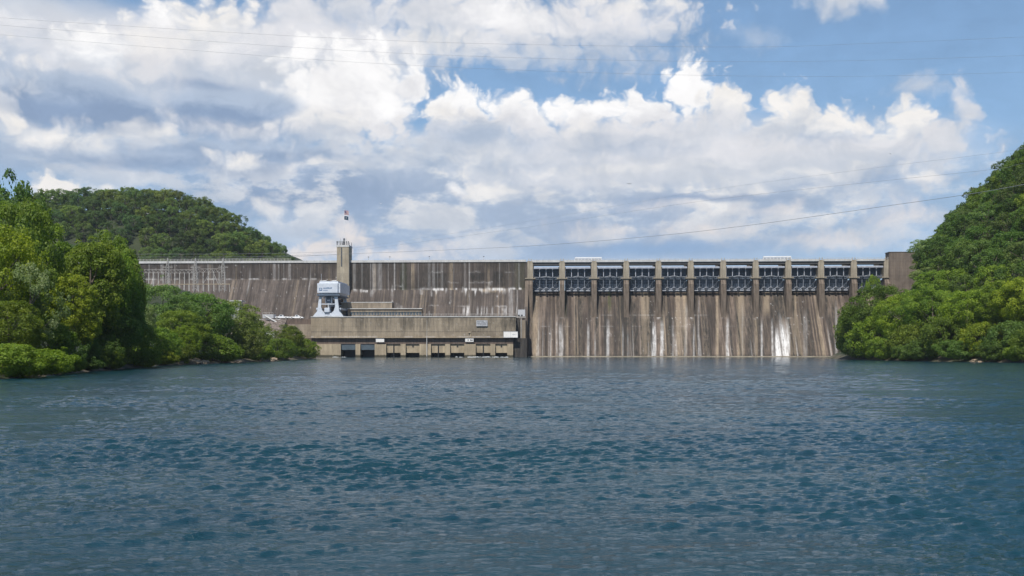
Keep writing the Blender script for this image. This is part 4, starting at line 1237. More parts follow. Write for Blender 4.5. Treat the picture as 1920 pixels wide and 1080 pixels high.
def yd(x): return 1.0 / (1 / 334.0 + (x - 314) / (1920.0 - 314) * (1 / 112.0 - 1 / 334.0))
for knots, lab, r in ((((314, 486), (480, 484), (657, 476), (960, 463), (1200, 445), (1400, 423), (1671, 385), (1817, 364), (1920, 346), (2150, 305)), 'lowest slanting power line rising from the switchyard to the right hill', .032),
                      (((366, 485), (500, 481), (657, 470), (960, 430), (1295, 380), (1600, 345), (1858, 318), (1920, 306), (2150, 262)), 'middle slanting power line rising from the switchyard to the right hill', .015),
                      (((418, 486), (520, 482), (657, 466), (960, 420), (1295, 362), (1600, 320), (1880, 285), (1920, 278), (2150, 236)), 'upper slanting power line rising from the switchyard to the right hill', .011)):
    wire([(x, y, yd(x)) for x, y in knots], r, lab, 'slanting power lines over the river')
for y, lab in ((475, 'upper wire running level in front of the far left hill'), (480.5, 'lower wire running level in front of the far left hill')):
    wire([(-60, y - 1, 315), (120, y + 1, 325), (270, y + 1.5, 331), (418, y + 1.2, 336), (540, y - .5, 345), (632, y - 3, 356)], .045, lab, 'level wires before the far hill')

# ------------------------------------------------------------------ birds
def bird(x, y, Y, span, mat, label, roll):
    p = at(x, y, Y)
    t = thing('bird', label, 'bird', p, frame='world')
    m = MB()
    m.tube([p + Vector((-.02, -.22 * span, 0)), p + Vector((0, -.12 * span, .01)), p + Vector((0, .1 * span, 0)), p + Vector((0, .28 * span, 0))], .055 * span, 6, .02 * span)
    m.build('body', mat, t, frame='world')
    for s_ in (-1, 1):
        w = MB()
        e = .28 * span * roll
        w.add([p + Vector((0, -.1 * span, .02)), p + Vector((s_ * .25 * span, -.12 * span, e * .7)), p + Vector((s_ * .5 * span, .02 * span, e)), p + Vector((s_ * .24 * span, .1 * span, e * .6)), p + Vector((0, .12 * span, .02)),
               p + Vector((0, -.1 * span, -.01)), p + Vector((s_ * .25 * span, -.12 * span, e * .7 - .02)), p + Vector((s_ * .5 * span, .02 * span, e - .01)), p + Vector((s_ * .24 * span, .1 * span, e * .6 - .02)), p + Vector((0, .12 * span, -.01))],
              [(0, 1, 2, 3, 4), (9, 8, 7, 6, 5), (0, 5, 6, 1), (1, 6, 7, 2), (2, 7, 8, 3), (3, 8, 9, 4), (4, 9, 5, 0)])
        w.build('wing', mat, t, frame='world')
bird(1180, 345, 120, .75, M_DARKSTEEL, 'small dark bird flying against the clouds above the gates', .5)
bird(714, 382, 150, .8, M_WHITE, 'small white bird flying right of the flagpole', .9)
bird(1671, 289, 140, .7, M_WHITE, 'small white bird flying high toward the right hill', 1.1)
bird(277, 401, 190, 1.0, M_WHITE, 'white bird flying in front of the far left hill', .8)

# ------------------------------------------------------------------ terrain
LY = [-400, 40, 70, 81, 91, 107, 123, 143, 164, 191, 235, 273, 300, 330, 360, 900]
LX = [-62, -60, -55, -52.5, -53, -58, -61, -66, -67, -66.5, -66.5, -67.5, -73, -84, -120, -200]
RY = [-400, 120, 165, 180, 191, 209, 225, 245, 262, 285, 310, 345, 370, 900]
RX = [150, 138, 130, 124, 120, 110, 108, 107, 107, 112, 124, 146, 178, 260]
HILLX = [-700, -420, -330, -270, -240, -216, -198, -186, -171, -163, -156, -150, -143, -138, -131, -126, -118, -105]
HILLY = [640, 470, 378, 365, 358, 353, 357, 362, 378, 393, 408, 425, 440, 452, 464, 476, 496, 520]

def smooth(x, a, b):
    t = np.clip((x - a) / (b - a), 0, 1); return t * t * (3 - 2 * t)

def ground_z(X, Y):
    X = np.asarray(X, float); Y = np.asarray(Y, float)
    dl = np.interp(Y, LY, LX) - X
    dr = X - np.interp(Y, RY, RX)
    zl = np.where(dl < 0, np.maximum(dl * .35, -3.0), np.minimum(dl * .35, 2.2) + smooth(dl, 10, 60) * 2.0)
    zl = zl + smooth(Y, 282, 322) * smooth(dl, 28, 50) * 23.0
    hill = CAMH + (HY - np.interp(X, HILLX, HILLY)) * .3 - 10.5
    zl = np.maximum(zl, np.where(Y > 372, hill * smooth(Y, 355, 452), -9))
    zr = np.where(dr < 0, np.maximum(dr * .4, -3.0), np.minimum(dr * .5, 2.0) + np.maximum(dr - 7, 0) * .99)
    zr = np.minimum(zr, 88 + 6 * np.sin(Y * .02)) * (1 - .6 * smooth(Y, 420, 700))
    z = np.maximum(zl, zr)
    bump = 1.2 * (n2(X, Y, 14.0, 401) - .5) + .6 * (n2(X, Y, 4.5, 402) - .5)
    return z + bump * np.clip(z / 2.0, 0, 1)

gx = np.concatenate([[-9000, -4000, -2000, -1200, -800], np.arange(-600, -180, 8.0), np.arange(-180, 280, 3.0), np.arange(280, 600, 8.0), [800, 1200, 2000, 4000, 9000]])
gy = np.concatenate([[-3000, -1200, -500, -200, -80], np.arange(-40, 60, 8.0), np.arange(60, 480, 3.0), np.arange(480, 900, 12.0), [1200, 2000, 4000, 9000]])
GX, GY = np.meshgrid(gx, gy)
GZ = ground_z(GX, GY)
me = bpy.data.meshes.new('ground')
n_, m_ = len(gx), len(gy)
ii, jj = np.meshgrid(np.arange(n_ - 1), np.arange(m_ - 1))
a_ = (jj * n_ + ii).ravel()
me.from_pydata(np.stack([GX.ravel(), GY.ravel() * KY, GZ.ravel()], -1).tolist(), [], np.stack([a_, a_ + 1, a_ + n_ + 1, a_ + n_], -1).tolist())
M_GROUND, T, p = new_mat('forest_floor')
tc = T.n('ShaderNodeTexCoord').outputs['Object']
c = T.mix(T.maprange(T.noise(tc, .12, 6, .6).outputs['Fac'], .35, .65, 0, 1), (.016, .024, .009), (.034, .044, .016))
zz_ = T.xyz(tc)[2]
c = T.mix(T.math('MULTIPLY', T.maprange(zz_, .9, 1.8, 1, 0, True), T.maprange(T.noise(tc, .25, 4).outputs['Fac'], .4, .55, 0, 1)), c, (.10, .082, .055))
T.put(p.inputs['Base Color'], c); p.inputs['Roughness'].default_value = .95
ground = bpy.data.objects.new('ground', me); COL.objects.link(ground)
me.materials.append(M_GROUND); me.polygons.foreach_set('use_smooth', [True] * len(me.polygons))
props(ground, kind='structure')

# stony fill below the yard
rng = np.random.default_rng(5)
def stone(bm_v, bm_f, c, r, rng):
    base = [(-1, -1, -1), (1, -1, -1), (1, 1, -1), (-1, 1, -1), (-1, -1, 1), (1, -1, 1), (1, 1, 1), (-1, 1, 1)]
    n = len(bm_v)
    for q in base:
        bm_v.append((c[0] + q[0] * r * rng.uniform(.5, .85), c[1] + q[1] * r * rng.uniform(.5, .85), c[2] + q[2] * r * rng.uniform(.35, .7)))
    bm_f += [tuple(n + i for i in f) for f in ((0, 3, 2, 1), (4, 5, 6, 7), (0, 1, 5, 4), (1, 2, 6, 5), (2, 3, 7, 6), (3, 0, 4, 7))]
m = MB()
zs0, zs1 = Z(500, 624, -33), Z(500, 598, -23)
m.prism_u([(-33.5, -1.0), (-33.5, zs0 - .6), (-24.3, zs1 - .5), (-24.3, -1.0)], U(440, -28), U(533, -28))
for _ in range(1500):
    f = rng.uniform(0, 1); u = rng.uniform(U(441, -28), U(532, -28))
    stone(m.v, m.f, (u, -33.5 + 9.2 * f, zs0 - .5 + (zs1 - zs0) * f), rng.uniform(.22, .6), rng)
M_RIPRAP = simple('grey_riprap', (.24, .20, .175), .95, var=.55, scale=.9)
rr = m.build('riprap', M_RIPRAP, None, (U(490, -28), -28, 0))
props(rr, kind='stuff')

# ------------------------------------------------------------------ water
M_WATER, T, p = new_mat('river_water')
tc = T.n('ShaderNodeTexCoord').outputs['Object']
big = T.noise(T.vmath('MULTIPLY', tc, (.035, .06, 1)), 1.0, 3, .55).outputs['Fac']
T.put(p.inputs['Base Color'], T.mix(T.maprange(big, .35, .65, 0, 1), (.006, .034, .053), (.009, .043, .058)))
p.inputs['Roughness'].default_value = .07
p.inputs['IOR'].default_value = 1.33
p.inputs['Specular IOR Level'].default_value = .5
wn = T.noise(tc, .35, 2, .5).outputs['Color']
wt0 = T.vmath('ADD', tc, T.vmath('MULTIPLY', T.vmath('SUBTRACT', wn, (.5, .5, .5)), (1.6, .8, 0)))
w1 = T.noise(T.vmath('MULTIPLY', wt0, (.50, 1.5, 1)), .75, 8, .64).outputs['Fac']
w2 = T.noise(T.vmath('MULTIPLY', wt0, (.8, 1.35, 1)), 3.1, 5, .62).outputs['Fac']
gust = T.maprange(T.noise(T.vmath('MULTIPLY', tc, (.045, .10, 1)), 1.0, 4, .6).outputs['Fac'], .34, .64, .62, 1.2)
bp = T.n('ShaderNodeBump'); bp.inputs['Strength'].default_value = 1.0; bp.inputs['Distance'].default_value = .22
T.put(bp.inputs['Height'], T.math('MULTIPLY', T.math('MULTIPLY_ADD', w2, .32, w1), gust))
T.put(p.inputs['Normal'], bp.outputs[0])

NR, NC = 1550, 1000
yy = -8 + 12.0 * (372 * KY / 12.0) ** (np.arange(NR) / (NR - 1.0))
ss = np.linspace(-.76, .76, NC)
WX = (yy[:, None] + 8) * ss[None, :]
WY = np.repeat(yy[:, None], NC, 1)
# the water stays inside the banks
step = np.gradient(yy)[:, None]
H = np.zeros_like(WX); DXo = np.zeros_like(WX); DYo = np.zeros_like(WX)
wr = np.random.default_rng(11)
patch = (.35 + .8 * n2(WX, WY * .8, 4.0, 501)) * (.35 + 1.5 * n2(WX * .45, WY * 1.3, 13.0, 502) * (.4 + n2(WX * .5, WY, 37.0, 503)))
for lam in np.geomspace(.13, 5.0, 84):
    spread = .30 + .45 * math.exp(-lam / .6)
    th = math.pi * .5 + .22 + wr.normal(0, spread)
    kk = 2 * math.pi / lam
    amp = .0150 * lam ** .95 * (1.0 if lam < .35 else max(.5, (.35 / lam) ** .5) * (.35 / lam) ** .72) * wr.uniform(.5, 1.4)
    ph = kk * (WX * math.cos(th) + WY * math.sin(th)) + wr.uniform(0, 6.28) + 1.2 * n2(WX, WY, 6.0 * lam + 2, int(lam * 1000))
    att = np.clip((lam / (2.4 * step)) - .6, 0, 1) * amp * (patch if lam < 1.5 else 1.0)
    H += att * np.sin(ph)
    c_ = att * np.cos(ph) * .8
    DXo += c_ * math.cos(th); DYo += c_ * math.sin(th)
verts = np.stack([WX + DXo, WY + DYo, H], -1).reshape(-1, 3).astype(np.float32)
me = bpy.data.meshes.new('water')
nf = (NR - 1) * (NC - 1)
ii, jj = np.meshgrid(np.arange(NC - 1), np.arange(NR - 1))
a_ = (jj * NC + ii).ravel()
quads = np.stack([a_, a_ + 1, a_ + NC + 1, a_ + NC], -1).astype(np.int32)
me.vertices.add(len(verts)); me.vertices.foreach_set('co', verts.ravel())
me.loops.add(nf * 4); me.loops.foreach_set('vertex_index', quads.ravel())
me.polygons.add(nf); me.polygons.foreach_set('loop_start', np.arange(0, nf * 4, 4, dtype=np.int32)); me.polygons.foreach_set('loop_total', np.full(nf, 4, dtype=np.int32))
me.update(calc_edges=True); me.validate()
me.polygons.foreach_set('use_smooth', np.ones(nf, dtype=bool))
me.materials.append(M_WATER)
water = bpy.data.objects.new('water', me); COL.objects.link(water)
props(water, kind='structure')
del WX, WY, H, DXo, DYo, verts, quads

# foam where the turbines discharge
m = MB()
fr = np.random.default_rng(21)
for (xa_, xb_, v, nn) in ((626, 648, FV - 1.2, 12), (856, 950, FV - 1.0, 46), (930, 951, FV - 1.5, 12)):
    for _ in range(nn):
        x = fr.uniform(xa_, xb_); u = U(x, v); r = fr.uniform(.08, .34) * (.5 + n1(np.array(x), 7.0, 9))
        m.tube([(u - r * fr.uniform(1, 3), v - fr.uniform(0, 1.5), .02), (u, v - fr.uniform(0, 1.5), fr.uniform(.04, .22)), (u + r * fr.uniform(1, 3), v - fr.uniform(0, 1.5), .02)], r * .45, 6, r * .25)
M_FOAM = simple('white_foam', (.75, .78, .78), .8, var=.15, scale=2.0)
props(m.build('foam', M_FOAM, None, (hu(900), FV - 1, 0), smooth=True), kind='stuff')

# rocks at the waterline
rk = random.Random(4)
rocks = []
for q in range(5):
    bv_, bf_ = [], []
    import bmesh
    bm = bmesh.new(); bmesh.ops.create_icosphere(bm, subdivisions=2, radius=1.0)
    for v in bm.verts:
        s_ = .75 + .45 * rk.random(); v.co = Vector((v.co.x * s_ * 1.2, v.co.y * s_, v.co.z * s_ * .7))
    me = bpy.data.meshes.new('shore_rock'); bm.to_mesh(me); bm.free(); me.materials.append(M_ROCK); rocks.append(me)
for i in range(34):
    if i < 26:
        x = rk.uniform(336, 478) if i < 20 else rk.uniform(500, 545); Yr = np.interp(x, [336, 440, 500, 590], [158, 191, 220, 273]); side = -1
    else:
        x = rk.uniform(1815, 1860); Yr = np.interp(x, [1700, 1920], [212, 190]); side = 1
    X_ = np.interp(Yr, LY, LX) - rk.uniform(-.3, 1.6) if side < 0 else np.interp(Yr, RY, RX) + rk.uniform(-.3, 1.5)
    o = bpy.data.objects.new('shore_rock', rocks[i % 5]); COL.objects.link(o)
    s_ = rk.uniform(.35, 1.0) * (1.0 if side < 0 else .6)
    o.location = (X_, Yr * KY, max(.05, float(ground_z(X_, Yr)))); o.scale = (s_ * 1.3, s_, s_ * .8); o.rotation_euler = (rk.uniform(-.3, .3), rk.uniform(-.3, .3), rk.uniform(0, 6))
    if side < 0: props(o, 'tan rock lying along the waterline under the left bank bushes', 'rock', 'tan rocks on the left shore')
    else: props(o, 'pale rock at the waterline under the right bank trees', 'rock', 'pale rocks on the right shore')

# ------------------------------------------------------------------ trees
def leaf_material(name, col, light, transl=.48):
    m = bpy.data.materials.new(name); m.use_nodes = True
    t = m.node_tree; t.nodes.clear(); T = NT(t)
    a = T.n('ShaderNodeAttribute', attribute_type='GEOMETRY', attribute_name='tint').outputs['Fac']
    oi = T.n('ShaderNodeObjectInfo').outputs['Random']
    c = T.mix(a, col, light)
    hs = T.n('ShaderNodeHueSaturation'); T.put(hs.inputs['Color'], c)
    T.put(hs.inputs['Hue'], T.maprange(oi, 0, 1, .485, .512)); T.put(hs.inputs['Value'], T.maprange(T.math('FRACT', T.math('MULTIPLY', oi, 7.31)), 0, 1, .72, 1.28))
    hs.inputs['Saturation'].default_value = 1.0
    p = T.n('ShaderNodeBsdfPrincipled'); T.put(p.inputs['Base Color'], hs.outputs[0]); p.inputs['Roughness'].default_value = .55; p.inputs['Specular IOR Level'].default_value = .3
    tr = T.n('ShaderNodeBsdfTranslucent'); T.put(tr.inputs['Color'], T.mix(1.0, hs.outputs[0], (1.15, 1.2, .6), 'MULTIPLY'))
    mx = T.n('ShaderNodeMixShader'); mx.inputs[0].default_value = transl
    t.links.new(p.outputs[0], mx.inputs[1]); t.links.new(tr.outputs[0], mx.inputs[2])
    o = T.n('ShaderNodeOutputMaterial'); t.links.new(mx.outputs[0], o.inputs[0])
    return m

LEAF = {
    'bright': leaf_material('yellow_green_leaves', (0.151, 0.230, 0.016), (0.319, 0.392, 0.034)),
    'mid': leaf_material('green_leaves', (0.103, 0.177, 0.018), (0.224, 0.302, 0.038)),
    'dark': leaf_material('dark_green_leaves', (0.069, 0.136, 0.025), (0.160, 0.239, 0.048)),
    'pale': leaf_material('silvery_green_leaves', (0.146, 0.224, 0.058), (0.358, 0.437, 0.207)),
    'hill': leaf_material('hill_leaves', (0.094, 0.160, 0.038), (0.195, 0.265, 0.071)),
    'hilldark': leaf_material('dark_hill_leaves', (0.065, 0.123, 0.040), (0.136, 0.203, 0.065)),
    'hillgold': leaf_material('olive_hill_leaves', (0.123, 0.178, 0.032), (0.244, 0.301, 0.071)),
}
M_BARK = simple('grey_brown_bark', (.11, .09, .07), .9, var=.3, scale=2.0)

def make_crown(seed, Wd, Ht, base, nclump, per, leaf, lob=5, droop=0.0, gap=.12, rcl=(.085, .15)):
    """leaf faces gathered in clumps over an uneven crown envelope; returns (verts, tint)"""
    r = np.random.default_rng(seed)
    ld = r.normal(size=(lob, 3)); ld[:, 2] = np.abs(ld[:, 2]) * .8 - .1
    ld /= np.linalg.norm(ld, axis=1)[:, None]; la = r.uniform(.12, .34, lob)
    d = r.normal(size=(nclump * 3, 3)); d /= np.linalg.norm(d, axis=1)[:, None]
    d = d[d[:, 2] > -.75][:nclump]
    bump = 1 + (la[None] * np.exp(-(1 - d @ ld.T) * 5.0)).sum(1) - .16
    rad = bump * r.uniform(.62, 1.0, len(d)) ** .6
    C = d * rad[:, None] * np.array([Wd / 2, Wd / 2, (Ht - base) / 2]) * .84
    C[:, 2] += base + (Ht - base) * .48
    low = C[:, 2] < base + (Ht - base) * .3
    C[low, :2] *= .92
    keep = r.random(len(C)) > gap
    C = C[keep]; d = d[keep]
    rc = r.uniform(rcl[0], rcl[1], len(C)) * Wd
    spray = r.random(len(C)) < .16          # ragged sprays standing out from the envelope
    mid_ = np.array([0, 0, base + (Ht - base) * .48])
    C[spray] = mid_ + (C[spray] - mid_) * r.uniform(1.06, 1.24, spray.sum())[:, None]; rc[spray] *= .5
    tint_c = np.clip(r.normal(.42, .22, len(C)), 0, 1)
    cnt = np.maximum(8, (per * (rc / (rcl[1] * Wd)) ** 2 * r.uniform(.75, 1.2, len(C)))).astype(int)
    idx = np.repeat(np.arange(len(C)), cnt); n = len(idx)
    q = r.normal(size=(n, 3)); q /= np.linalg.norm(q, axis=1)[:, None]
    q = q + .6 * d[idx] + np.array([0, 0, .2]); q /= np.linalg.norm(q, axis=1)[:, None]
    rr_ = rc[idx] * (.35 + .7 * r.random(n) ** .5)
    P = C[idx] + q * rr_[:, None] * np.array([1.05, 1.05, .95])
    P[:, 2] -= droop * r.random(n) * rc[idx]
    N = q + .6 * r.normal(size=(n, 3)) + np.array([0, 0, .25]); N /= np.linalg.norm(N, axis=1)[:, None]
    A = np.cross(N, r.normal(size=(n, 3))); A /= np.linalg.norm(A, axis=1)[:, None] + 1e-9
    B = np.cross(N, A)
    s_ = leaf * r.uniform(.65, 1.35, n)[:, None]
    V = np.stack([P + A * s_ * .62, P + B * s_ * .33 + N * s_ * .08, P - A * s_ * .62, P - B * s_ * .33 + N * s_ * .08], 1).reshape(-1, 3)
    tint = np.clip(tint_c[idx] + r.normal(0, .2, n), 0, 1)
    return V.astype(np.float32), np.repeat(tint, 4).astype(np.float32)

def crown_mesh(*a, **k):
    V, tint = make_crown(*a, **k)
    nf = len(V) // 4
    me = bpy.data.meshes.new('crown')
    me.vertices.add(len(V)); me.vertices.foreach_set('co', V.ravel())
    me.loops.add(nf * 4); me.loops.foreach_set('vertex_index', np.arange(nf * 4, dtype=np.int32))
    me.polygons.add(nf); me.polygons.foreach_set('loop_start', np.arange(0, nf * 4, 4, dtype=np.int32)); me.polygons.foreach_set('loop_total', np.full(nf, 4, dtype=np.int32))
    at_ = me.attributes.new('tint', 'FLOAT', 'POINT'); at_.data.foreach_set('value', tint)
    me.update(calc_edges=True)
    me.materials.append(LEAF['mid'])
    return me

def trunk_mesh(seed, Wd, Ht, base, r0):
    r = random.Random(seed); m = MB()
    top = (r.uniform(-.4, .4), r.uniform(-.4, .4), Ht * .82)
    mid = (r.uniform(-.3, .3), r.uniform(-.3, .3), Ht * .4)
    m.tube([(0, 0, -1.0), (0, 0, Ht * .12), mid, top], r0, 7, r0 * .25)
    for i in range(7):
        a = r.uniform(0, 6.28); z0 = Ht * r.uniform(.22, .6)
        e = (math.cos(a) * Wd * r.uniform(.2, .36), math.sin(a) * Wd * r.uniform(.2, .36), z0 + Ht * r.uniform(.12, .3))
        m.tube([(mid[0] * z0 / Ht, mid[1] * z0 / Ht, z0), (e[0] * .5, e[1] * .5, (z0 + e[2]) / 2 - .1 * Ht * .2), e], r0 * .42, 5, r0 * .12)
    me = bpy.data.meshes.new('trunk'); me.from_pydata(m.v, [], m.f); me.materials.append(M_BARK)
    return me

PROTO = {}
def proto(key, kind, Wd, Ht, base, nclump, per, leaf, r0, **k):
    sd = sum(map(ord, key)) * 7 + 13
    PROTO[key] = (crown_mesh(sd, Wd, Ht, base, nclump, per, leaf, **k), trunk_mesh(sd, Wd, Ht, base, r0), Wd, Ht, kind)
for q in 'abc':
    proto('broad' + q, 'broadleaf_tree', 13.0, 15.0, .6, 240, 215, .29, .32, lob=9, gap=.14, rcl=(.06, .115))
for q in 'ab':
    proto('tall' + q, 'tall_tree', 10.0, 18.0, 1.0, 250, 195, .29, .32, lob=10, gap=.16, rcl=(.065, .12))
for q in 'ab':
    proto('open' + q, 'broadleaf_tree', 12.0, 16.0, 2.0, 160, 170, .29, .28, lob=9, gap=.3, rcl=(.05, .10))
for q in 'abc':
    proto('bush' + q, 'shrub', 9.0, 7.0, -.6, 190, 160, .26, .12, lob=9, gap=.1, rcl=(.06, .12))
for q in 'abcd':
    proto('far' + q, 'forest_tree', 9.0, 12.0, .4, 120, 110, .36, .28, lob=9, gap=.16, rcl=(.055, .13))

def plant(key, X_, Y_, z_, w, h, colour, label, group, rot=None, name=None):
    cm, tm, Wd, Ht, kind = PROTO[key]
    cat = 'shrub' if kind == 'shrub' else 'tree'
    t = bpy.data.objects.new(name or kind, None); COL.objects.link(t)
    t.location = (X_, Y_ * KY, z_); t.rotation_euler = (0, 0, rot if rot is not None else random.uniform(0, 6.28))
    t.scale = (w / Wd, w / Wd, h / Ht); t.empty_display_size = .5
    props(t, label, cat, group)
    for nm, me in (('trunk', tm), ('crown', cm)):
        o = bpy.data.objects.new(nm, me); COL.objects.link(o); o.parent = t
        if nm == 'crown':
            o.material_slots[0].link = 'OBJECT'; o.material_slots[0].material = LEAF[colour]
    return t

def plant_px(key, x, Y_, ytop, wpx, colour, label, group, zb=None):
    X_ = (x - HX) / FP0 * Y_
    z_ = float(ground_z(X_, Y_)) - .15 if zb is None else zb
    if key.startswith('bush'): z_ = min(z_, .15)
    h = CAMH + (HY - ytop) * Y_ / FP0 - z_
    return plant(key, X_, Y_, z_, wpx * Y_ / FP0, max(h, 1.0), colour, label, group)

GL = 'trees and shrubs on the left bank'
for row in (
    # near wall of trees on the left bank
    ('opena', 10, 122, 318, 150, 'dark', 'tall dark tree with gaps of sky in its crown at the upper left edge'),
    ('openb', 52, 126, 348, 95, 'dark', 'dark airy tree just right of the tallest one at the upper left'),
    ('broada', 40, 112, 372, 160, 'mid', 'broad green tree just under the tallest dark crown at the left edge'),
    ('broadb', -20, 98, 410, 190, 'bright', 'yellow green tree cut by the left edge of the photo'),
    ('tallb', 92, 124, 425, 110, 'mid', 'green tree right of the tall dark one, below the far hill skyline'),
    ('talla', 168, 122, 428, 130, 'mid', 'green tree with a flat leafy top in front of the far hill'),
    ('broadb', 190, 129, 452, 140, 'mid', 'full green tree filling the wall between the flat topped tree and the switchyard'),
    ('broadc', 228, 132, 436, 105, 'mid', 'tree at the right end of the near tree wall, beside the switchyard'),
    ('openb', 58, 96, 482, 120, 'pale', 'pale silvery leaved tree in the middle of the left tree wall'),
    ('tallb', 140, 112, 520, 95, 'bright', 'bright green spire shaped tree over the dark hollow at the left'),
    ('broada', 14, 92, 560, 140, 'mid', 'low green tree behind the overhanging shrub at the left edge'),
    ('broadb', 215, 130, 545, 110, 'dark', 'dark green tree leaning over the water right of the dark hollow'),
    ('broadc', 90, 101, 590, 120, 'mid', 'bushy green tree above the overhanging shrub on the left bank'),
    ('bushb', 150, 113, 622, 80, 'dark', 'dark shrub in the shaded hollow of the left bank'),
    ('busha', 185, 121, 640, 70, 'dark', 'dark low shrub at the waterline right of the shaded hollow'),
    ('busha', 55, 87.5, 655, 130, 'bright', 'yellow green shrub hanging over the water at the lower left'),
    ('bushc', 5, 84, 640, 130, 'mid', 'large green shrub at the lower left edge of the photo'),
    ('bushb', 108, 97, 655, 60, 'mid', 'small green shrub tucked behind the overhanging yellow green one'),
    ('talla', 258, 148, 560, 60, 'pale', 'narrow pale leaved tree at the end of the near tree wall'),
    ('bushc', 250, 137, 600, 90, 'mid', 'rounded green shrub at the waterline below the narrow pale tree'),
    ('bushb', 128, 104, 664, 62, 'mid', 'low green shrub over the water in front of the dark hollow, at its left end'),
    ('bushc', 166, 113, 660, 60, 'dark', 'low dark shrub over the water in the middle of the dark hollow'),
    ('busha', 206, 121, 658, 62, 'mid', 'low green shrub over the water at the right end of the dark hollow'),
    ('bushb', 268, 142, 650, 60, 'mid', 'low shrub at the waterline right of the bend in the left bank'),
    ('bushc', 303, 153, 652, 56, 'bright', 'low light green shrub at the waterline just before the tan rocks'),
    ('busha', 425, 187, 648, 50, 'mid', 'small low shrub above the right end of the tan rocks'),
    # second group, towards the powerhouse
    ('broada', 305, 182, 530, 130, 'hill', 'grey green rounded tree in front of the switchyard left half'),
    ('broadb', 372, 192, 543, 135, 'dark', 'large dark rounded tree in front of the switchyard'),
    ('broadc', 428, 200, 563, 110, 'hillgold', 'olive rounded tree below the right end of the switchyard'),
    ('broada', 340, 176, 580, 110, 'mid', 'green tree in the middle of the second clump of trees'),
    ('busha', 292, 155, 612, 95, 'mid', 'dense green shrub at the left foot of the second clump'),
    ('tallb', 350, 168, 612, 55, 'bright', 'bright green upright shrub in front of the large dark tree'),
    ('bushb', 330, 164, 640, 80, 'mid', 'spreading shrub over the tan rocks at their left end'),
    ('bushc', 398, 183, 622, 105, 'mid', 'broad rounded shrub over the middle of the tan rocks'),
    ('busha', 452, 199, 625, 75, 'hillgold', 'olive shrub at the waterline near the stony slope'),
    ('broadb', 470, 214, 598, 70, 'hillgold', 'small olive tree left of the stony slope'),
    ('bushb', 488, 213, 640, 65, 'mid', 'low shrub in front of the white shed'),
    ('bushc', 520, 232, 632, 70, 'mid', 'rounded shrub between the white shed and the point'),
    ('broadc', 541, 252, 609, 72, 'mid', 'small round tree with pointed top near the powerhouse end'),
    ('busha', 566, 263, 634, 58, 'mid', 'last shrub but one on the left point before the powerhouse'),
    ('bushb', 582, 271, 652, 30, 'hillgold', 'last small shrub at the tip of the left point'),
    ('bushc', 232, 141, 655, 60, 'bright', 'light green shrub low over the water at the bend of the left bank'),
):
    plant_px(*row, GL)
GR = 'trees and shrubs on the right bank'
SHX, SHY = [1560, 1600, 1650, 1700, 1750, 1800, 1850, 1900, 1960], [263, 252, 235, 219, 211, 203, 198, 192, 186]
for key, x, back, ytop, wpx, colour, label in (
    ('broada', 1640, 10, 532, 120, 'mid', 'green tree leaning out over the water at the tip of the right bank'),
    ('openb', 1640, 34, 508, 42, 'mid', 'slender tree top poking up in front of the last gate'),
    ('broadb', 1693, 10, 546, 110, 'bright', 'rounded yellow green tree second from the tip of the right bank'),
    ('broadc', 1752, 11, 534, 110, 'mid', 'wide green tree in the middle of the right bank'),
    ('broada', 1815, 9, 542, 108, 'bright', 'bright green tree right of the wide middle one on the right bank'),
    ('tallb', 1868, 9, 530, 95, 'mid', 'taller green tree on the right bank near the picture edge'),
    ('broadb', 1925, 9, 515, 115, 'bright', 'yellow green tree cut by the right edge of the photo'),
    ('bushb', 1598, 2.5, 572, 66, 'mid', 'shrub at the very tip of the right bank over the water'),
    ('busha', 1652, 5, 590, 100, 'bright', 'light green shrub below the leaning tree on the right bank'),
    ('bushc', 1622, 1.5, 618, 72, 'dark', 'dark low shrub touching the water at the right bank tip'),
    ('bushc', 1706, 4, 600, 90, 'mid', 'green shrub under the second tree of the right bank'),
    ('busha', 1772, 3, 596, 86, 'mid', 'green shrub at the waterline in the middle of the right bank'),
    ('bushb', 1836, 3, 600, 86, 'bright', 'light green shrub above the pale rocks on the right bank'),
    ('bushc', 1888, 3, 596, 90, 'dark', 'dark shrub right of the pale rocks on the right bank'),
    ('busha', 1942, 2, 606, 90, 'mid', 'shrub at the right edge of the photo by the water'),
    ('bushb', 1666, .5, 630, 74, 'mid', 'small shrub leaning over the water below the light green one'),
    ('bushc', 1738, .5, 634, 76, 'dark', 'small dark shrub over the water under the wide green tree'),
    ('busha', 1800, .3, 638, 72, 'dark', 'small dark shrub left of the pale rocks'),
    ('bushb', 1866, .3, 640, 66, 'dark', 'small dark shrub just right of the pale rocks'),
    ('bushc', 1915, .3, 640, 70, 'mid', 'small green shrub over the water near the right picture edge'),
    ('bushb', 1700, .3, 645, 50, 'dark', 'smallest dark shrub at the waterline of the right bank'),
    ('broadc', 1758, 62, 445, 92, 'pale', 'light green tree standing out at the left foot of the right hill'),
    ('broada', 1750, 48, 500, 80, 'pale', 'second pale tree just below the light one at the hill foot'),
    ('openb', 1890, 38, 470, 84, 'pale', 'pale silvery tree low on the right hill near the picture edge'),
):
    Y_ = float(np.interp(x, SHX, SHY)) + back
    plant_px(key, x, Y_, ytop, wpx, colour, label, GR, None if back > 5 else .15)

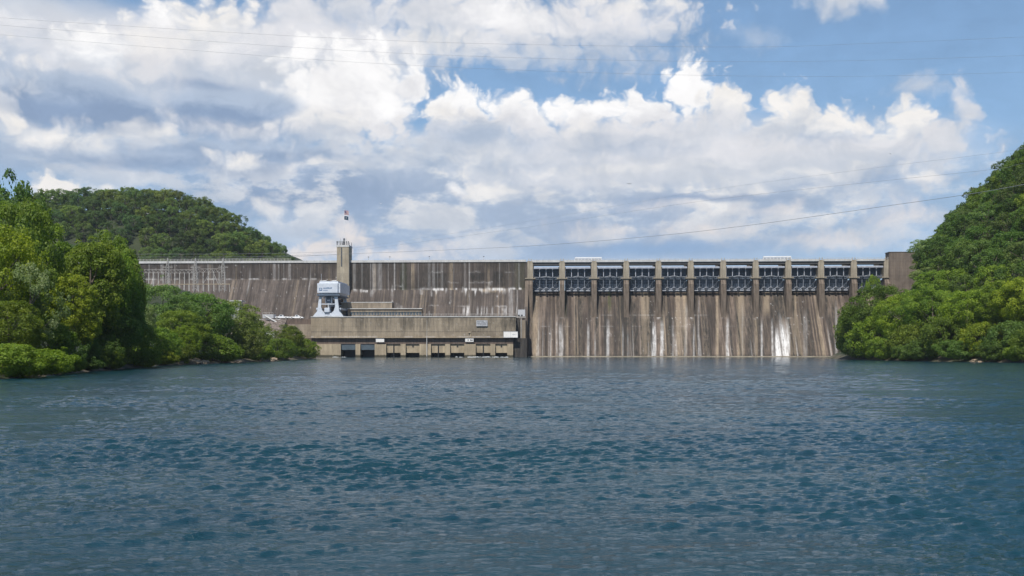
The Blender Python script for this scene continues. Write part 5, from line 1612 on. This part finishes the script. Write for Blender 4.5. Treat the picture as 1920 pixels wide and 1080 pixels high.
# forest on the hills: each tree its own object
tr = random.Random(17)
far = ['fara', 'farb', 'farc', 'fard']
def forest(n, box, visible, spacing, hgt, colours, label, group):
    pts = []
    tries = 0
    while len(pts) < n and tries < 60000:
        tries += 1
        X_, Y_ = tr.uniform(box[0], box[1]), tr.uniform(box[2], box[3])
        z_ = float(ground_z(X_, Y_))
        if not visible(X_, Y_, z_): continue
        if any((X_ - a) ** 2 + (Y_ - b) ** 2 < spacing ** 2 for a, b in pts): continue
        pts.append((X_, Y_))
        h = tr.uniform(*hgt); w = h * tr.uniform(.72, .95)
        plant(tr.choice(far), X_, Y_, z_ - .4, w, h, tr.choice(colours), label, group, tr.uniform(0, 6.28))
    return len(pts)

def vis_left(X_, Y_, z_):
    x = HX + FP0 * X_ / Y_; y = HY - FP0 * (z_ + 11 - CAMH) / Y_
    return -20 < x < 545 and y < 505 and z_ > 24
NLH = forest(165, (-330, -110, 388, 462), vis_left, 6.4, (10, 14), ['hill', 'hill', 'hilldark', 'hilldark', 'hillgold', 'hill'], 'leafy tree in the dense forest on the far left hill', 'forest trees on the far left hill')
def vis_right(X_, Y_, z_):
    x = HX + FP0 * X_ / Y_
    return 1731 + (6 if z_ < 30 else 0) < x < 1990 and z_ > 5 and X_ - np.interp(Y_, RY, RX) > 12
NRH = forest(132, (112, 275, 205, 345), vis_right, 6.6, (10, 14), ['mid', 'hill', 'dark', 'dark', 'hill', 'mid'], 'leafy tree in the dense forest on the steep right hill', 'forest trees on the right hill')
print('hill trees', NLH, NRH)

# ------------------------------------------------------------------ air
HAZE = bpy.data.materials.new('thin_haze'); HAZE.use_nodes = True
HAZE.node_tree.nodes.clear()
hv = HAZE.node_tree.nodes.new('ShaderNodeVolumePrincipled'); ho = HAZE.node_tree.nodes.new('ShaderNodeOutputMaterial')
hv.inputs['Color'].default_value = (.78, .86, .96, 1); hv.inputs['Density'].default_value = .00010; hv.inputs['Anisotropy'].default_value = .3
HAZE.node_tree.links.new(hv.outputs[0], ho.inputs['Volume'])
hb = MB().box(-700, 800, -120, 1300, -8.0, 150.0).build('haze', HAZE, None, (0, 0, 0), 'world')
props(hb, kind='stuff')
